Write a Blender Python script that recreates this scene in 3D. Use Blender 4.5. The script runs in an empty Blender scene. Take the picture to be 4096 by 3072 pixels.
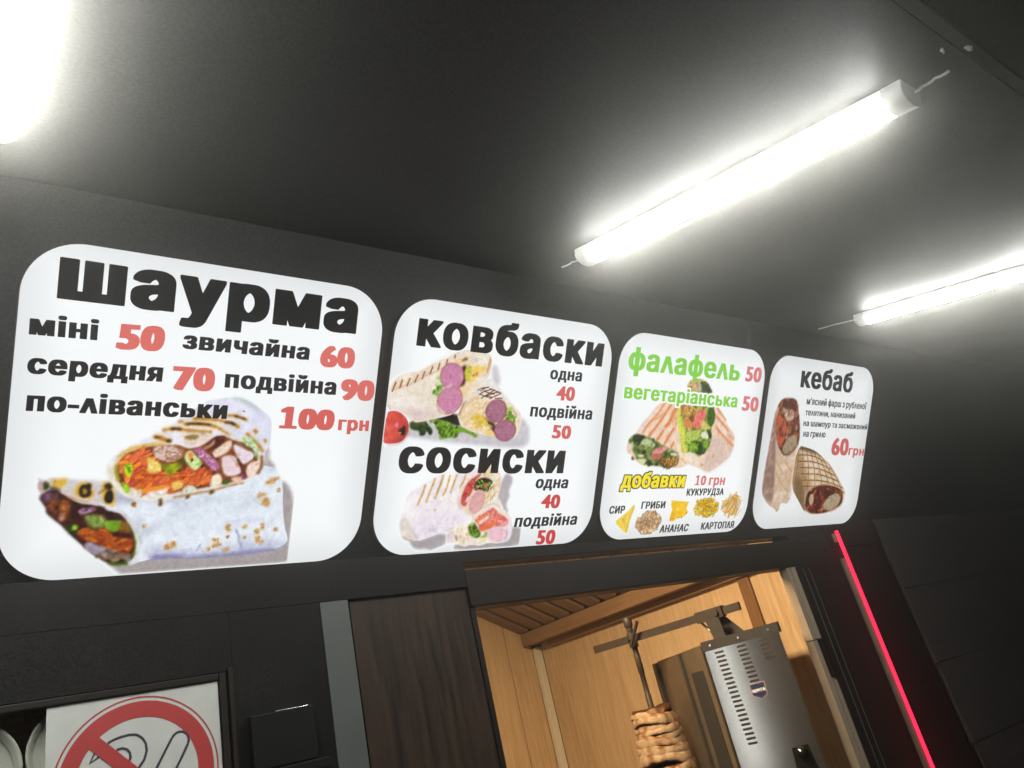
import bpy, bmesh, math, random
import numpy as np
from mathutils import Matrix, Vector
from mathutils.geometry import delaunay_2d_cdt

S = bpy.context.scene
COL = S.collection
H0 = 1.6                                   # eye height above the pavement

# ------------------------------------------------------------------ camera
cam_d = bpy.data.cameras.new("camera")
cam_d.sensor_width = 36.0
cam_d.lens = 26.589
cam_d.clip_start = 0.02
cam_d.clip_end = 200.0
cam = bpy.data.objects.new("camera", cam_d)
COL.objects.link(cam)
RIGHT = Vector((0.802209, -0.554632, -0.221006))
DOWN = Vector((0.070241, 0.455271, -0.887578))
FWD = Vector((0.592897, 0.6965, 0.40418))
m = Matrix((RIGHT, -DOWN, -FWD)).transposed().to_4x4()
m.translation = Vector((0, 0, H0))
cam.matrix_world = m
S.camera = cam

# ------------------------------------------------------------------ night sky, exposure
w = bpy.data.worlds.new("World")
S.world = w
w.use_nodes = True
nt = w.node_tree
bg = nt.nodes["Background"]
sky = nt.nodes.new("ShaderNodeTexSky")
sky.sky_type = 'NISHITA'
sky.sun_disc = False
sky.sun_elevation = math.radians(-4.0)
sky.sun_rotation = math.radians(200.0)
nt.links.new(sky.outputs[0], bg.inputs[0])
bg.inputs[1].default_value = 0.05
S.view_settings.view_transform = 'Standard'
S.view_settings.look = 'None'
S.view_settings.exposure = 0.0
S.view_settings.gamma = 1.0
S.render.engine = 'CYCLES'
S.cycles.max_bounces = 6
S.cycles.sample_clamp_indirect = 4.0

LAMP_E = 100.0        # ceiling battens
ROOM_E = 172.0        # warm lamp inside the kiosk
RNG = random.Random(7)

# ------------------------------------------------------------------ helpers
def lin(c):
    return tuple((x / 12.92 if x <= 0.04045 else ((x + 0.055) / 1.055) ** 2.4) for x in [k / 255.0 for k in c])

def tag(o, label=None, cat=None, group=None, kind=None):
    if label: o["label"] = label
    if cat: o["category"] = cat
    if group: o["group"] = group
    if kind: o["kind"] = kind
    return o

ORG = {}
def empty(name, loc, label, cat, group=None, rot=None):
    o = bpy.data.objects.new(name, None)
    COL.objects.link(o)
    o.location = loc
    o.empty_display_size = 0.05
    if rot: o.rotation_euler = rot
    ORG[o.name] = Vector((0, 0, 0)) if rot else Vector(loc)
    return tag(o, label, cat, group)

class MB:
    """collects simple solids into one mesh"""
    def __init__(s): s.bm = bmesh.new()
    def add(s, verts, faces):
        vs = [s.bm.verts.new(v) for v in verts]
        for f in faces:
            try: s.bm.faces.new([vs[i] for i in f])
            except ValueError: pass
        return vs
    def box(s, x0, x1, y0, y1, z0, z1, bev=0.0):
        t = bmesh.new()
        v = [t.verts.new(p) for p in ((x0,y0,z0),(x1,y0,z0),(x1,y1,z0),(x0,y1,z0),(x0,y0,z1),(x1,y0,z1),(x1,y1,z1),(x0,y1,z1))]
        for f in ((3,2,1,0),(4,5,6,7),(0,1,5,4),(1,2,6,5),(2,3,7,6),(3,0,4,7)): t.faces.new([v[i] for i in f])
        if bev: bmesh.ops.bevel(t, geom=t.edges[:], offset=bev, segments=2, affect='EDGES', profile=0.6)
        s.merge(t)
    def merge(s, t):
        t.verts.index_update()
        s.add([v.co.copy() for v in t.verts], [[v.index for v in f.verts] for f in t.faces])
        t.free()
    def prism(s, pts, fn, d0, d1, bev=0.0):
        """polygon pts (2D) swept from d0 to d1; fn(a,b,d) -> 3D"""
        t = bmesh.new()
        A = [t.verts.new(fn(a, b, d0)) for a, b in pts]
        B = [t.verts.new(fn(a, b, d1)) for a, b in pts]
        t.faces.new(A[::-1]); t.faces.new(B)
        n = len(pts)
        for i in range(n): t.faces.new((A[i], A[(i+1) % n], B[(i+1) % n], B[i]))
        bmesh.ops.recalc_face_normals(t, faces=t.faces[:])
        if bev: bmesh.ops.bevel(t, geom=t.edges[:], offset=bev, segments=2, affect='EDGES', profile=0.6)
        s.merge(t)
    def tube(s, pts, r, n=10, caps=True):
        pts = [Vector(p) for p in pts]
        rr = r if isinstance(r, (list, tuple)) else [r] * len(pts)
        rings = []
        for i, p in enumerate(pts):
            d = (pts[min(i+1, len(pts)-1)] - pts[max(i-1, 0)]).normalized()
            a = d.orthogonal().normalized() if abs(d.z) > 0.9 else d.cross(Vector((0, 0, 1))).normalized()
            b = d.cross(a)
            rings.append([p + (a * math.cos(2*math.pi*k/n) + b * math.sin(2*math.pi*k/n)) * rr[i] for k in range(n)])
        vs = [s.bm.verts.new(v) for ring in rings for v in ring]
        for i in range(len(pts)-1):
            for k in range(n):
                s.bm.faces.new((vs[i*n+k], vs[i*n+(k+1) % n], vs[(i+1)*n+(k+1) % n], vs[(i+1)*n+k]))
        if caps:
            s.bm.faces.new(vs[:n][::-1]); s.bm.faces.new(vs[-n:])
    def build(s, name, mat, parent=None, smooth=False):
        off = ORG.get(parent.name, Vector()) if parent else Vector()
        if off.length: bmesh.ops.translate(s.bm, verts=s.bm.verts[:], vec=-off)
        bmesh.ops.recalc_face_normals(s.bm, faces=s.bm.faces[:])
        me = bpy.data.meshes.new(name)
        s.bm.to_mesh(me); s.bm.free()
        if smooth:
            for p in me.polygons: p.use_smooth = True
        me.materials.append(mat)
        o = bpy.data.objects.new(name, me)
        COL.objects.link(o)
        if parent:
            o.parent = parent
            ORG[o.name] = off
        return o

# ------------------------------------------------------------------ materials
def mat_base(name):
    m = bpy.data.materials.new(name); m.use_nodes = True
    return m, m.node_tree, m.node_tree.nodes["Principled BSDF"]

def surf(name, col, rough=0.5, metal=0.0, var=0.15, scale=30.0, bump=0.0, bscale=200.0, spec=0.5, stretch=(1, 1, 1), rvar=0.0, grain=0.0, gscale=240.0):
    m, t, p = mat_base(name)
    N = t.nodes.new; L = t.links.new
    tc = N("ShaderNodeTexCoord"); mp = N("ShaderNodeMapping"); mp.inputs["Scale"].default_value = stretch
    L(tc.outputs["Object"], mp.inputs[0])
    nz = N("ShaderNodeTexNoise"); nz.inputs["Scale"].default_value = scale; nz.inputs["Detail"].default_value = 6
    L(mp.outputs[0], nz.inputs["Vector"])
    mr = N("ShaderNodeMapRange"); mr.inputs[1].default_value = 0.3; mr.inputs[2].default_value = 0.7
    mr.inputs[3].default_value = 1 - var; mr.inputs[4].default_value = 1 + var
    L(nz.outputs[0], mr.inputs[0])
    mx = N("ShaderNodeVectorMath"); mx.operation = 'SCALE'; mx.inputs[0].default_value = col
    sc_out = mr.outputs[0]
    if grain:
        n3 = N("ShaderNodeTexNoise"); n3.inputs["Scale"].default_value = gscale; n3.inputs["Detail"].default_value = 2
        L(tc.outputs["Object"], n3.inputs["Vector"])
        m3 = N("ShaderNodeMapRange"); m3.inputs[1].default_value = 0.3; m3.inputs[2].default_value = 0.7
        m3.inputs[3].default_value = 1 - grain; m3.inputs[4].default_value = 1 + grain
        L(n3.outputs[0], m3.inputs[0])
        mm_ = N("ShaderNodeMath"); mm_.operation = 'MULTIPLY'
        L(mr.outputs[0], mm_.inputs[0]); L(m3.outputs[0], mm_.inputs[1]); sc_out = mm_.outputs[0]
    L(sc_out, mx.inputs["Scale"]); L(mx.outputs[0], p.inputs["Base Color"])
    p.inputs["Roughness"].default_value = rough; p.inputs["Metallic"].default_value = metal
    p.inputs["Specular IOR Level"].default_value = spec
    if rvar:
        r2 = N("ShaderNodeMapRange"); r2.inputs[1].default_value = 0.3; r2.inputs[2].default_value = 0.7
        r2.inputs[3].default_value = rough - rvar; r2.inputs[4].default_value = rough + rvar
        L(nz.outputs[0], r2.inputs[0]); L(r2.outputs[0], p.inputs["Roughness"])
    if bump:
        n2 = N("ShaderNodeTexNoise"); n2.inputs["Scale"].default_value = bscale; n2.inputs["Detail"].default_value = 3
        L(mp.outputs[0], n2.inputs["Vector"])
        b = N("ShaderNodeBump"); b.inputs["Strength"].default_value = bump; b.inputs["Distance"].default_value = 0.002
        L(n2.outputs[0], b.inputs["Height"]); L(b.outputs[0], p.inputs["Normal"])
    return m

def wood(name, c0, c1, stretch, rough=0.45, scale=9.0):
    m, t, p = mat_base(name)
    N = t.nodes.new; L = t.links.new
    tc = N("ShaderNodeTexCoord"); mp = N("ShaderNodeMapping"); mp.inputs["Scale"].default_value = stretch
    L(tc.outputs["Object"], mp.inputs[0])
    a = N("ShaderNodeTexNoise"); a.inputs["Scale"].default_value = scale; a.inputs["Detail"].default_value = 5; a.inputs["Distortion"].default_value = 0.8
    b = N("ShaderNodeTexNoise"); b.inputs["Scale"].default_value = scale * 9; b.inputs["Detail"].default_value = 4
    L(mp.outputs[0], a.inputs["Vector"]); L(mp.outputs[0], b.inputs["Vector"])
    ad = N("ShaderNodeMath"); ad.operation = 'MULTIPLY_ADD'; ad.inputs[1].default_value = 0.45
    L(b.outputs[0], ad.inputs[0]); L(a.outputs[0], ad.inputs[2])
    r = N("ShaderNodeValToRGB")
    r.color_ramp.elements[0].position = 0.52; r.color_ramp.elements[0].color = (*c0, 1)
    r.color_ramp.elements[1].position = 0.92; r.color_ramp.elements[1].color = (*c1, 1)
    L(ad.outputs[0], r.inputs[0]); L(r.outputs[0], p.inputs["Base Color"])
    p.inputs["Roughness"].default_value = rough; p.inputs["Specular IOR Level"].default_value = 0.15
    bp = N("ShaderNodeBump"); bp.inputs["Strength"].default_value = 0.12; bp.inputs["Distance"].default_value = 0.002
    L(b.outputs[0], bp.inputs["Height"]); L(bp.outputs[0], p.inputs["Normal"])
    return m

def glow(name, col, strength=1.0, sample=True):
    m = bpy.data.materials.new(name); m.use_nodes = True
    t = m.node_tree; t.nodes.remove(t.nodes["Principled BSDF"])
    e = t.nodes.new("ShaderNodeEmission"); e.inputs[0].default_value = (*col, 1); e.inputs[1].default_value = strength
    t.links.new(e.outputs[0], t.nodes["Material Output"].inputs[0])
    if not sample: m.cycles.emission_sampling = 'NONE'
    return m

def lightbox(name, col, hw, hh):
    """backlit sheet: the tubes behind it reach the border a little less"""
    m = bpy.data.materials.new(name); m.use_nodes = True
    t = m.node_tree; t.nodes.remove(t.nodes["Principled BSDF"])
    N = t.nodes.new; L = t.links.new
    tc = N("ShaderNodeTexCoord"); sp = N("ShaderNodeSeparateXYZ"); L(tc.outputs["Object"], sp.inputs[0])
    def mt(op, a, b=None):
        n = N("ShaderNodeMath"); n.operation = op
        for k, v in enumerate((a, b)):
            if v is None: continue
            if isinstance(v, (int, float)): n.inputs[k].default_value = v
            else: L(v, n.inputs[k])
        return n.outputs[0]
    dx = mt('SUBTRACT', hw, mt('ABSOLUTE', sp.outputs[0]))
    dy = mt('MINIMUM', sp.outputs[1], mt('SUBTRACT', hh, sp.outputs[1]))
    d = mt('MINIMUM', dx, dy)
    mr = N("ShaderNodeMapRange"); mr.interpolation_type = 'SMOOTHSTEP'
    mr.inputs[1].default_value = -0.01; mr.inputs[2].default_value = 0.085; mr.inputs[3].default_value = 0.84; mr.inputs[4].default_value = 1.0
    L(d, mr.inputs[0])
    nz = N("ShaderNodeTexNoise"); nz.inputs["Scale"].default_value = 5.0; L(tc.outputs["Object"], nz.inputs["Vector"])
    m2 = N("ShaderNodeMapRange"); m2.inputs[3].default_value = 0.95; m2.inputs[4].default_value = 1.05; L(nz.outputs[0], m2.inputs[0])
    e = N("ShaderNodeEmission"); e.inputs[0].default_value = (*col, 1)
    L(mt('MULTIPLY', mr.outputs[0], m2.outputs[0]), e.inputs[1])
    L(e.outputs[0], t.nodes["Material Output"].inputs[0])
    return m

M = {}
M['ceil'] = surf("dark ceiling film", (0.0125, 0.0128, 0.0121), rough=0.62, var=0.25, scale=4.0, bump=0.12, bscale=420, spec=0.16, grain=0.7, rvar=0.08)
M['fascia'] = surf("dark fascia film", (0.013, 0.0132, 0.0133), rough=0.6, var=0.2, scale=5.0, bump=0.06, bscale=300, spec=0.15, grain=0.7)
M['trim'] = surf("dark grey moulding", (0.035, 0.035, 0.035), rough=0.4, var=0.08)
M['wall'] = surf("black brown cladding", (0.0075, 0.0068, 0.0064), rough=0.6, var=0.35, scale=7, bump=0.08, spec=0.08, grain=0.7, rvar=0.1)
M['frame'] = surf("black window profile", (0.012, 0.009, 0.0072), rough=0.5, var=0.1, scale=20, spec=0.12, grain=0.3)
M['post'] = surf("grey metal post", (0.042, 0.046, 0.041), rough=0.6, var=0.1, scale=14, bump=0.05)
M['panel'] = wood("dark wenge panel", (0.011, 0.007, 0.005), (0.036, 0.022, 0.014), (9, 9, 0.55), rough=0.5)
M['oak'] = wood("light oak board", (0.50, 0.33, 0.18), (0.66, 0.48, 0.30), (7, 7, 0.45), rough=0.5)
M['beam'] = wood("brown cornice board", (0.24, 0.135, 0.068), (0.33, 0.20, 0.105), (7, 0.45, 7), rough=0.5)
M['slat'] = wood("brown ceiling slat", (0.19, 0.115, 0.064), (0.28, 0.17, 0.10), (0.45, 7, 0.45), rough=0.5)
M['gap'] = surf("dark gap", (0.02, 0.013, 0.009), rough=0.8, var=0.1)
M['cream'] = surf("cream corner strip", (0.72, 0.66, 0.54), rough=0.4, var=0.05)
M['rail'] = surf("beige window rail", (0.24, 0.185, 0.13), rough=0.35, var=0.06)
M['brownwall'] = wood("brown planks", (0.26, 0.15, 0.08), (0.46, 0.29, 0.16), (0.5, 8, 8), rough=0.6)
M['siding'] = surf("charcoal siding", (0.017, 0.015, 0.014), rough=0.8, var=0.25, scale=9, bump=0.2, bscale=60, stretch=(0.6, 1, 3))
M['bloomed'] = surf("opal lamp housing", (0.74, 0.76, 0.75), rough=0.4, var=0.03)
_p = M['bloomed'].node_tree.nodes["Principled BSDF"]; _p.inputs["Emission Color"].default_value = (0.97, 1, 0.97, 1); _p.inputs["Emission Strength"].default_value = 0.26  # faint emission put into the housing to stand for lamp bloom
M['white'] = surf("white plastic", (0.74, 0.76, 0.75), rough=0.35, var=0.04, scale=12)
M['cable'] = surf("white cable", (0.6, 0.6, 0.58), rough=0.5, var=0.1)
M['black'] = surf("black rim", (0.012, 0.012, 0.013), rough=0.5, var=0.1)
M['alu'] = surf("beige aluminium", (0.30, 0.26, 0.19), rough=0.35, metal=0.6, var=0.15, scale=25)
M['steel'] = surf("brushed steel", (0.44, 0.44, 0.435), rough=0.15, metal=1.0, var=0.10, scale=40, bump=0.03, bscale=90, stretch=(1, 1, 14))
M['steel2'] = surf("dull steel", (0.26, 0.22, 0.18), rough=0.42, metal=0.9, var=0.12, scale=18, stretch=(1, 1, 3))
M['dsteel'] = surf("dark steel", (0.035, 0.032, 0.030), rough=0.4, metal=0.3, var=0.15, scale=30)
M['iron'] = surf("skewer iron", (0.028, 0.020, 0.015), rough=0.5, metal=0.0, spec=0.25, var=0.2, scale=40)
M['dark'] = surf("black slot", (0.006, 0.006, 0.006), rough=0.7, var=0.05)
M['plastic'] = surf("black plastic", (0.006, 0.0056, 0.0054), rough=0.5, spec=0.10, var=0.1)
M['chrome'] = surf("bright screw", (0.8, 0.8, 0.8), rough=0.2, metal=1.0, var=0.05)
M['paper'] = surf("grey white sheet", (0.34, 0.34, 0.315), rough=0.55, var=0.06, scale=30)
M['red'] = surf("red print", (0.26, 0.016, 0.014), rough=0.5, var=0.08, scale=30)
M['ink'] = surf("dark violet ink", (0.02, 0.010, 0.02), rough=0.5, var=0.05)
M['plate'] = surf("pale plate", (0.42, 0.40, 0.35), rough=0.4, var=0.06, scale=20)
M['pave'] = surf("grey paving", (0.16, 0.155, 0.15), rough=0.85, var=0.25, scale=8, bump=0.3, bscale=40)
M['tape'] = surf("crumpled clear tape", (0.75, 0.75, 0.72), rough=0.2, var=0.1)
M['badge'] = surf("navy badge", (0.012, 0.018, 0.055), rough=0.3, var=0.05)
M['badgerim'] = surf("badge rim", (0.34, 0.22, 0.21), rough=0.3, var=0.05)
M['badgetext'] = surf("badge lettering", (0.75, 0.75, 0.78), rough=0.35, var=0.03)

def meat_mat():
    m, t, p = mat_base("roasted meat")
    N = t.nodes.new; L = t.links.new
    at = N("ShaderNodeAttribute"); at.attribute_name = "roast"
    tc = N("ShaderNodeTexCoord")
    n1 = N("ShaderNodeTexNoise"); n1.inputs["Scale"].default_value = 34; n1.inputs["Detail"].default_value = 7
    L(tc.outputs["Object"], n1.inputs["Vector"])
    ad = N("ShaderNodeMath"); ad.operation = 'MULTIPLY_ADD'; ad.inputs[1].default_value = 0.7
    L(n1.outputs[0], ad.inputs[0]); L(at.outputs["Fac"], ad.inputs[2])
    r = N("ShaderNodeValToRGB")
    e = r.color_ramp.elements
    e[0].position = 0.30; e[0].color = (0.31, 0.225, 0.15, 1)
    e[1].position = 1.15 if False else 1.0; e[1].color = (0.045, 0.016, 0.006, 1)
    k = e.new(0.52); k.color = (0.215, 0.13, 0.07, 1)
    k = e.new(0.70); k.color = (0.13, 0.055, 0.02, 1)
    L(ad.outputs[0], r.inputs[0]); L(r.outputs[0], p.inputs["Base Color"])
    p.inputs["Roughness"].default_value = 0.55; p.inputs["Specular IOR Level"].default_value = 0.25
    b = N("ShaderNodeBump"); b.inputs["Strength"].default_value = 0.6; b.inputs["Distance"].default_value = 0.005
    n2 = N("ShaderNodeTexNoise"); n2.inputs["Scale"].default_value = 90; n2.inputs["Detail"].default_value = 7
    L(tc.outputs["Object"], n2.inputs["Vector"]); L(n2.outputs[0], b.inputs["Height"]); L(b.outputs[0], p.inputs["Normal"])
    return m
M['meat'] = meat_mat()

def glass_mat():
    m = bpy.data.materials.new("clear window glass"); m.use_nodes = True
    t = m.node_tree; t.nodes.remove(t.nodes["Principled BSDF"])
    N = t.nodes.new; L = t.links.new
    tr = N("ShaderNodeBsdfTransparent"); tr.inputs[0].default_value = (0.95, 0.96, 0.95, 1)
    gl = N("ShaderNodeBsdfGlossy"); gl.inputs["Roughness"].default_value = 0.03
    lw = N("ShaderNodeLayerWeight"); pw = N("ShaderNodeMath"); pw.operation = 'POWER'; pw.inputs[1].default_value = 5.0
    L(lw.outputs["Facing"], pw.inputs[0])
    fr = N("ShaderNodeMath"); fr.operation = 'MULTIPLY_ADD'; fr.inputs[1].default_value = 0.8; fr.inputs[2].default_value = 0.03
    L(pw.outputs[0], fr.inputs[0])
    mx = N("ShaderNodeMixShader")
    L(fr.outputs[0], mx.inputs[0]); L(tr.outputs[0], mx.inputs[1]); L(gl.outputs[0], mx.inputs[2])
    L(mx.outputs[0], t.nodes["Material Output"].inputs[0])
    return m
M['glass'] = glass_mat()

# ------------------------------------------------------------------ planes of the kiosk front (metres, eye at the origin; H0 added to z)
TILT = 0.581691           # menu fascia leans out over the customers
CSL = 0.265352            # canopy ceiling slope
K = 1.4
NV = Vector((0, math.cos(TILT), math.sin(TILT)))
UP = Vector((0, -math.sin(TILT), math.cos(TILT)))
def on_sign(u, v, d=0.0):         # d metres in front of the sign faces
    return Vector((u, 0, H0)) + NV * (K - d) + UP * v
YW = 1.4282
ZC = H0 + 0.3762
CD = Vector((0, math.cos(CSL), math.sin(CSL)))
CN = Vector((0, -math.sin(CSL), math.cos(CSL)))
VTOP = 0.170
CP = on_sign(0, VTOP, -0.012)
def on_ceil(x, c, h=0.0):         # c = metres along the slope measured from the eye's foot on it, h = metres below
    base = CP + CD * (c - (CP - Vector((0, 0, H0))).dot(CD))
    return Vector((x, base.y, base.z)) - CN * h

# ------------------------------------------------------------------ ground
g = MB(); g.box(-13, 13, -13, 13, -0.2, 0.0)
tag(g.build("ground", M['pave']), "grey paving in front of the kiosk", "ground", kind="structure")
# ------------------------------------------------------------------ kiosk
kiosk = empty("food_kiosk", (1.4, 2.4, 0), "dark clad street food kiosk with a lit oak lined interior behind its window", "kiosk")
X0, X1 = -1.6, 4.2
def Z(z): return H0 + z

# canopy ceiling: two sheets meeting in a seam parallel to the front
def ceil_sheet(c0, c1, th=0.02, h=0.0):
    b = MB()
    P = [on_ceil(X0, c0, h), on_ceil(X1, c0, h), on_ceil(X1, c1, h), on_ceil(X0, c1, h)]
    Q = [p + CN * th for p in P]
    b.add(P + Q, [(0, 1, 2, 3), (7, 6, 5, 4), (0, 4, 5, 1), (1, 5, 6, 2), (2, 6, 7, 3), (3, 7, 4, 0)])
    return b
ctop = (CP - Vector((0, 0, H0))).dot(CD)
ceil_sheet(0.338, ctop + 0.02).build("canopy_ceiling", M['ceil'], kiosk)
ceil_sheet(-1.2, 0.334, h=0.004).build("canopy_ceiling", M['ceil'], kiosk)
b = MB()                                                # thin cover strip beside the seam
P = [on_ceil(X0, 0.332, 0.008), on_ceil(X1, 0.332, 0.008), on_ceil(X1, 0.316, 0.0075), on_ceil(X0, 0.316, 0.0075)]
b.add(P + [p + CN * 0.0035 for p in P], [(0, 1, 2, 3), (7, 6, 5, 4), (0, 4, 5, 1), (1, 5, 6, 2), (2, 6, 7, 3), (3, 7, 4, 0)])
b.build("seam_strip", M['trim'], kiosk)

# leaning fascia that carries the signs
b = MB()
P = [on_sign(X0, -0.4705, -0.012), on_sign(X1, -0.4705, -0.012), on_sign(X1, VTOP, -0.012), on_sign(X0, VTOP, -0.012)]
b.add(P + [p + NV * 0.06 for p in P], [(0, 1, 2, 3), (7, 6, 5, 4), (0, 4, 5, 1), (1, 5, 6, 2), (2, 6, 7, 3), (3, 7, 4, 0)])
b.build("sign_fascia", M['fascia'], kiosk)
b = MB()
for v0, v1, d in ((0.131, 0.1655, 0.0012),):
    P = [on_sign(X0, v0, -0.012 + d), on_sign(X1, v0, -0.012 + d), on_sign(X1, v1, -0.012 + d), on_sign(X0, v1, -0.012 + d)]
    b.add(P + [p + NV * (d - 0.0002) for p in P], [(0, 1, 2, 3), (7, 6, 5, 4), (0, 4, 5, 1), (1, 5, 6, 2), (2, 6, 7, 3), (3, 7, 4, 0)])
b.build("ceiling_moulding", M['fascia'], kiosk)

# band under the fascia: a proud header with a rounded lower edge over the left part
b = MB(); b.box(X0, 0.9455, YW - 0.003, YW + 0.10, Z(0.300), Z(0.381), 0.0012)
b.box(0.9465, 2.4, YW + 0.002, YW + 0.06, Z(0.3555), Z(0.381))
b.box(2.4, X1, YW - 0.002, YW + 0.10, Z(0.300), Z(0.381), 0.004)
b.build("header_band", M['wall'], kiosk)

# wall fields left of the serving window
b = MB(); b.box(0.667, 0.9435, YW + 0.006, YW + 0.06, 0.0, Z(0.300))
b.build("wood_panel", M['panel'], kiosk)
b = MB(); b.box(0.602, 0.661, YW - 0.002, YW + 0.05, 0.0, Z(0.312), 0.002)
b.build("metal_post", M['post'], kiosk)
b = MB(); b.box(0.429, 0.6005, YW - 0.0025, YW + 0.06, 0.0, Z(0.2998), 0.0005)
b.box(X0, 0.4285, YW - 0.0025, YW + 0.06, Z(0.199), Z(0.2998), 0.0005)
b.box(X0, 0.43, YW + 0.004, YW + 0.06, 0.0, Z(-0.60))
b.build("front_wall", M['wall'], kiosk)
# left window
f = MB()
f.box(0.4055, 0.417, YW - 0.004, YW + 0.05, Z(-0.60), Z(0.198), 0.002)
f.box(0.420, 0.4285, YW - 0.008, YW + 0.05, Z(-0.60), Z(0.204), 0.002)
f.box(X0, 0.404, YW - 0.004, YW + 0.05, Z(0.1865), Z(0.198), 0.002)
fr = f.build("window", M['frame'], kiosk)
p = MB(); p.box(X0, 0.4045, YW + 0.004, YW + 0.008, Z(-0.60), Z(0.186))
p.build("pane", M['glass'], fr)

# serving window on the right
f = MB()
f.box(0.9465, 2.4, YW - 0.004, YW + 0.055, Z(0.256), Z(0.338), 0.003)          # transom
f.box(0.9455, 0.958, YW + 0.003, YW + 0.05, Z(-0.9), Z(0.2555), 0.0015)        # left stile
f.box(2.169, 2.4, YW - 0.002, YW + 0.06, Z(-0.9), Z(0.2555), 0.002)            # right jamb
f.box(2.190, 2.400, YW + 0.001, YW + 0.06, Z(0.3385), Z(0.355))
fr = f.build("serving_window", M['frame'], kiosk)
p = MB(); p.box(0.9465, 2.19, YW + 0.020, YW + 0.024, Z(0.3385), Z(0.355))
p.build("pane", M['glass'], fr)
p = MB(); p.box(0.9585, 2.122, YW + 0.020, YW + 0.024, Z(-0.9), Z(0.2555))
p.build("pane", M['glass'], fr)
r = MB()
r.box(2.123, 2.131, YW + 0.0, YW + 0.03, Z(0.036), Z(0.255), 0.001)
r.box(2.1335, 2.141, YW + 0.0, YW + 0.03, Z(0.036), Z(0.255), 0.001)
r.box(2.1435, 2.167, YW - 0.001, YW + 0.03, Z(0.036), Z(0.255), 0.001)
r.box(2.126, 2.150, YW + 0.004, YW + 0.03, Z(-0.9), Z(0.034), 0.001)
r.box(2.1515, 2.167, YW + 0.000, YW + 0.03, Z(-0.9), Z(-0.076), 0.001)
r.build("sliding_rail", M['rail'], fr)
r = MB(); r.box(2.149, 2.1675, YW - 0.010, YW + 0.02, Z(-0.0745), Z(0.033), 0.002)
r.build("latch", M['plastic'], fr)
r = MB()
r.box(2.2035, 2.206, YW - 0.0045, YW, Z(-0.9), Z(0.246)); r.box(2.234, 2.2355, YW - 0.0045, YW, Z(-0.9), Z(0.243))
r.build("profile_lip", M['post'], fr)

# wall between the window and the siding, then lapped boards
b = MB(); b.box(2.403, 2.752, YW + 0.003, YW + 0.06, 0.0, Z(0.2995))
b.build("front_wall", M['wall'], kiosk)
b = MB()
edge = [2.742, 2.747, 2.757, 2.773, 2.762, 2.77, 2.755, 2.768]
z1 = 0.385
for i in range(8):
    z0 = z1 - 0.252
    x = edge[i]
    t = bmesh.new()
    pts = [(x, YW - 0.0125, Z(z0)), (X1, YW - 0.0125, Z(z0)), (X1, YW - 0.009, Z(z1)), (x - 0.004, YW - 0.009, Z(z1))]
    back = [(px, YW + 0.0015, pz) for px, py, pz in pts]
    vs = [t.verts.new(q) for q in pts + back]
    for fc in ((0, 1, 2, 3), (7, 6, 5, 4), (0, 4, 5, 1), (1, 5, 6, 2), (2, 6, 7, 3), (3, 7, 4, 0)): t.faces.new([vs[k] for k in fc])
    bmesh.ops.subdivide_edges(t, edges=t.edges[:], cuts=5, use_grid_fill=True)
    for v in t.verts:
        if v.co.y < YW - 0.002:
            v.co.y += RNG.uniform(-0.0015, 0.0015); v.co.x += RNG.uniform(-0.003, 0.003); v.co.z += RNG.uniform(-0.003, 0.003)
    b.merge(t)
    z1 = z0 - 0.002
b.build("lap_siding", M['siding'], kiosk)

# interior
XR, YB = 2.60, 3.37
b = MB()                                                # back wall boards with a groove between them
for x0, x1 in ((0.3, 1.6), (1.606, 2.395), (2.402, XR - 0.045)):
    b.box(x0, x1, YB, YB + 0.02, Z(-1.4), Z(1.6), 0.0015)
b.build("back_wall", M['oak'], kiosk)
b = MB(); b.box(0.3, XR, YB + 0.021, YB + 0.05, Z(-1.4), Z(1.6))
b.build("wall_core", M['gap'], kiosk)
b = MB(); b.box(XR, XR + 0.02, 1.98, YB - 0.03, Z(-1.4), Z(1.2))
b.box(XR + 0.0, XR + 0.02, YW + 0.07, 1.93, Z(-1.4), Z(1.2))
b.build("side_wall", M['oak'], kiosk)
b = MB(); b.box(XR - 0.012, XR + 0.03, 1.925, 1.983, Z(-1.4), Z(1.2), 0.008)
b.build("shade_strip", wood("brown shade strip", (0.16, 0.08, 0.035), (0.24, 0.13, 0.06), (7, 7, 0.45)), kiosk)  # darker strip standing in for the shadow band on the side wall
b = MB(); b.box(XR - 0.044, XR - 0.002, YB - 0.028, YB - 0.001, Z(-1.4), Z(0.352), 0.002)
b.build("corner_strip", M['cream'], kiosk)
b = MB()                                                # cornice along the side wall
b.box(XR - 0.10, XR - 0.002, YW + 0.07, YB - 0.001, Z(0.365), Z(0.430), 0.002)
b.box(XR - 0.030, XR - 0.002, YW + 0.07, YB - 0.12, Z(0.335), Z(0.3645), 0.002)
b.build("cornice", M['beam'], kiosk)
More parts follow.
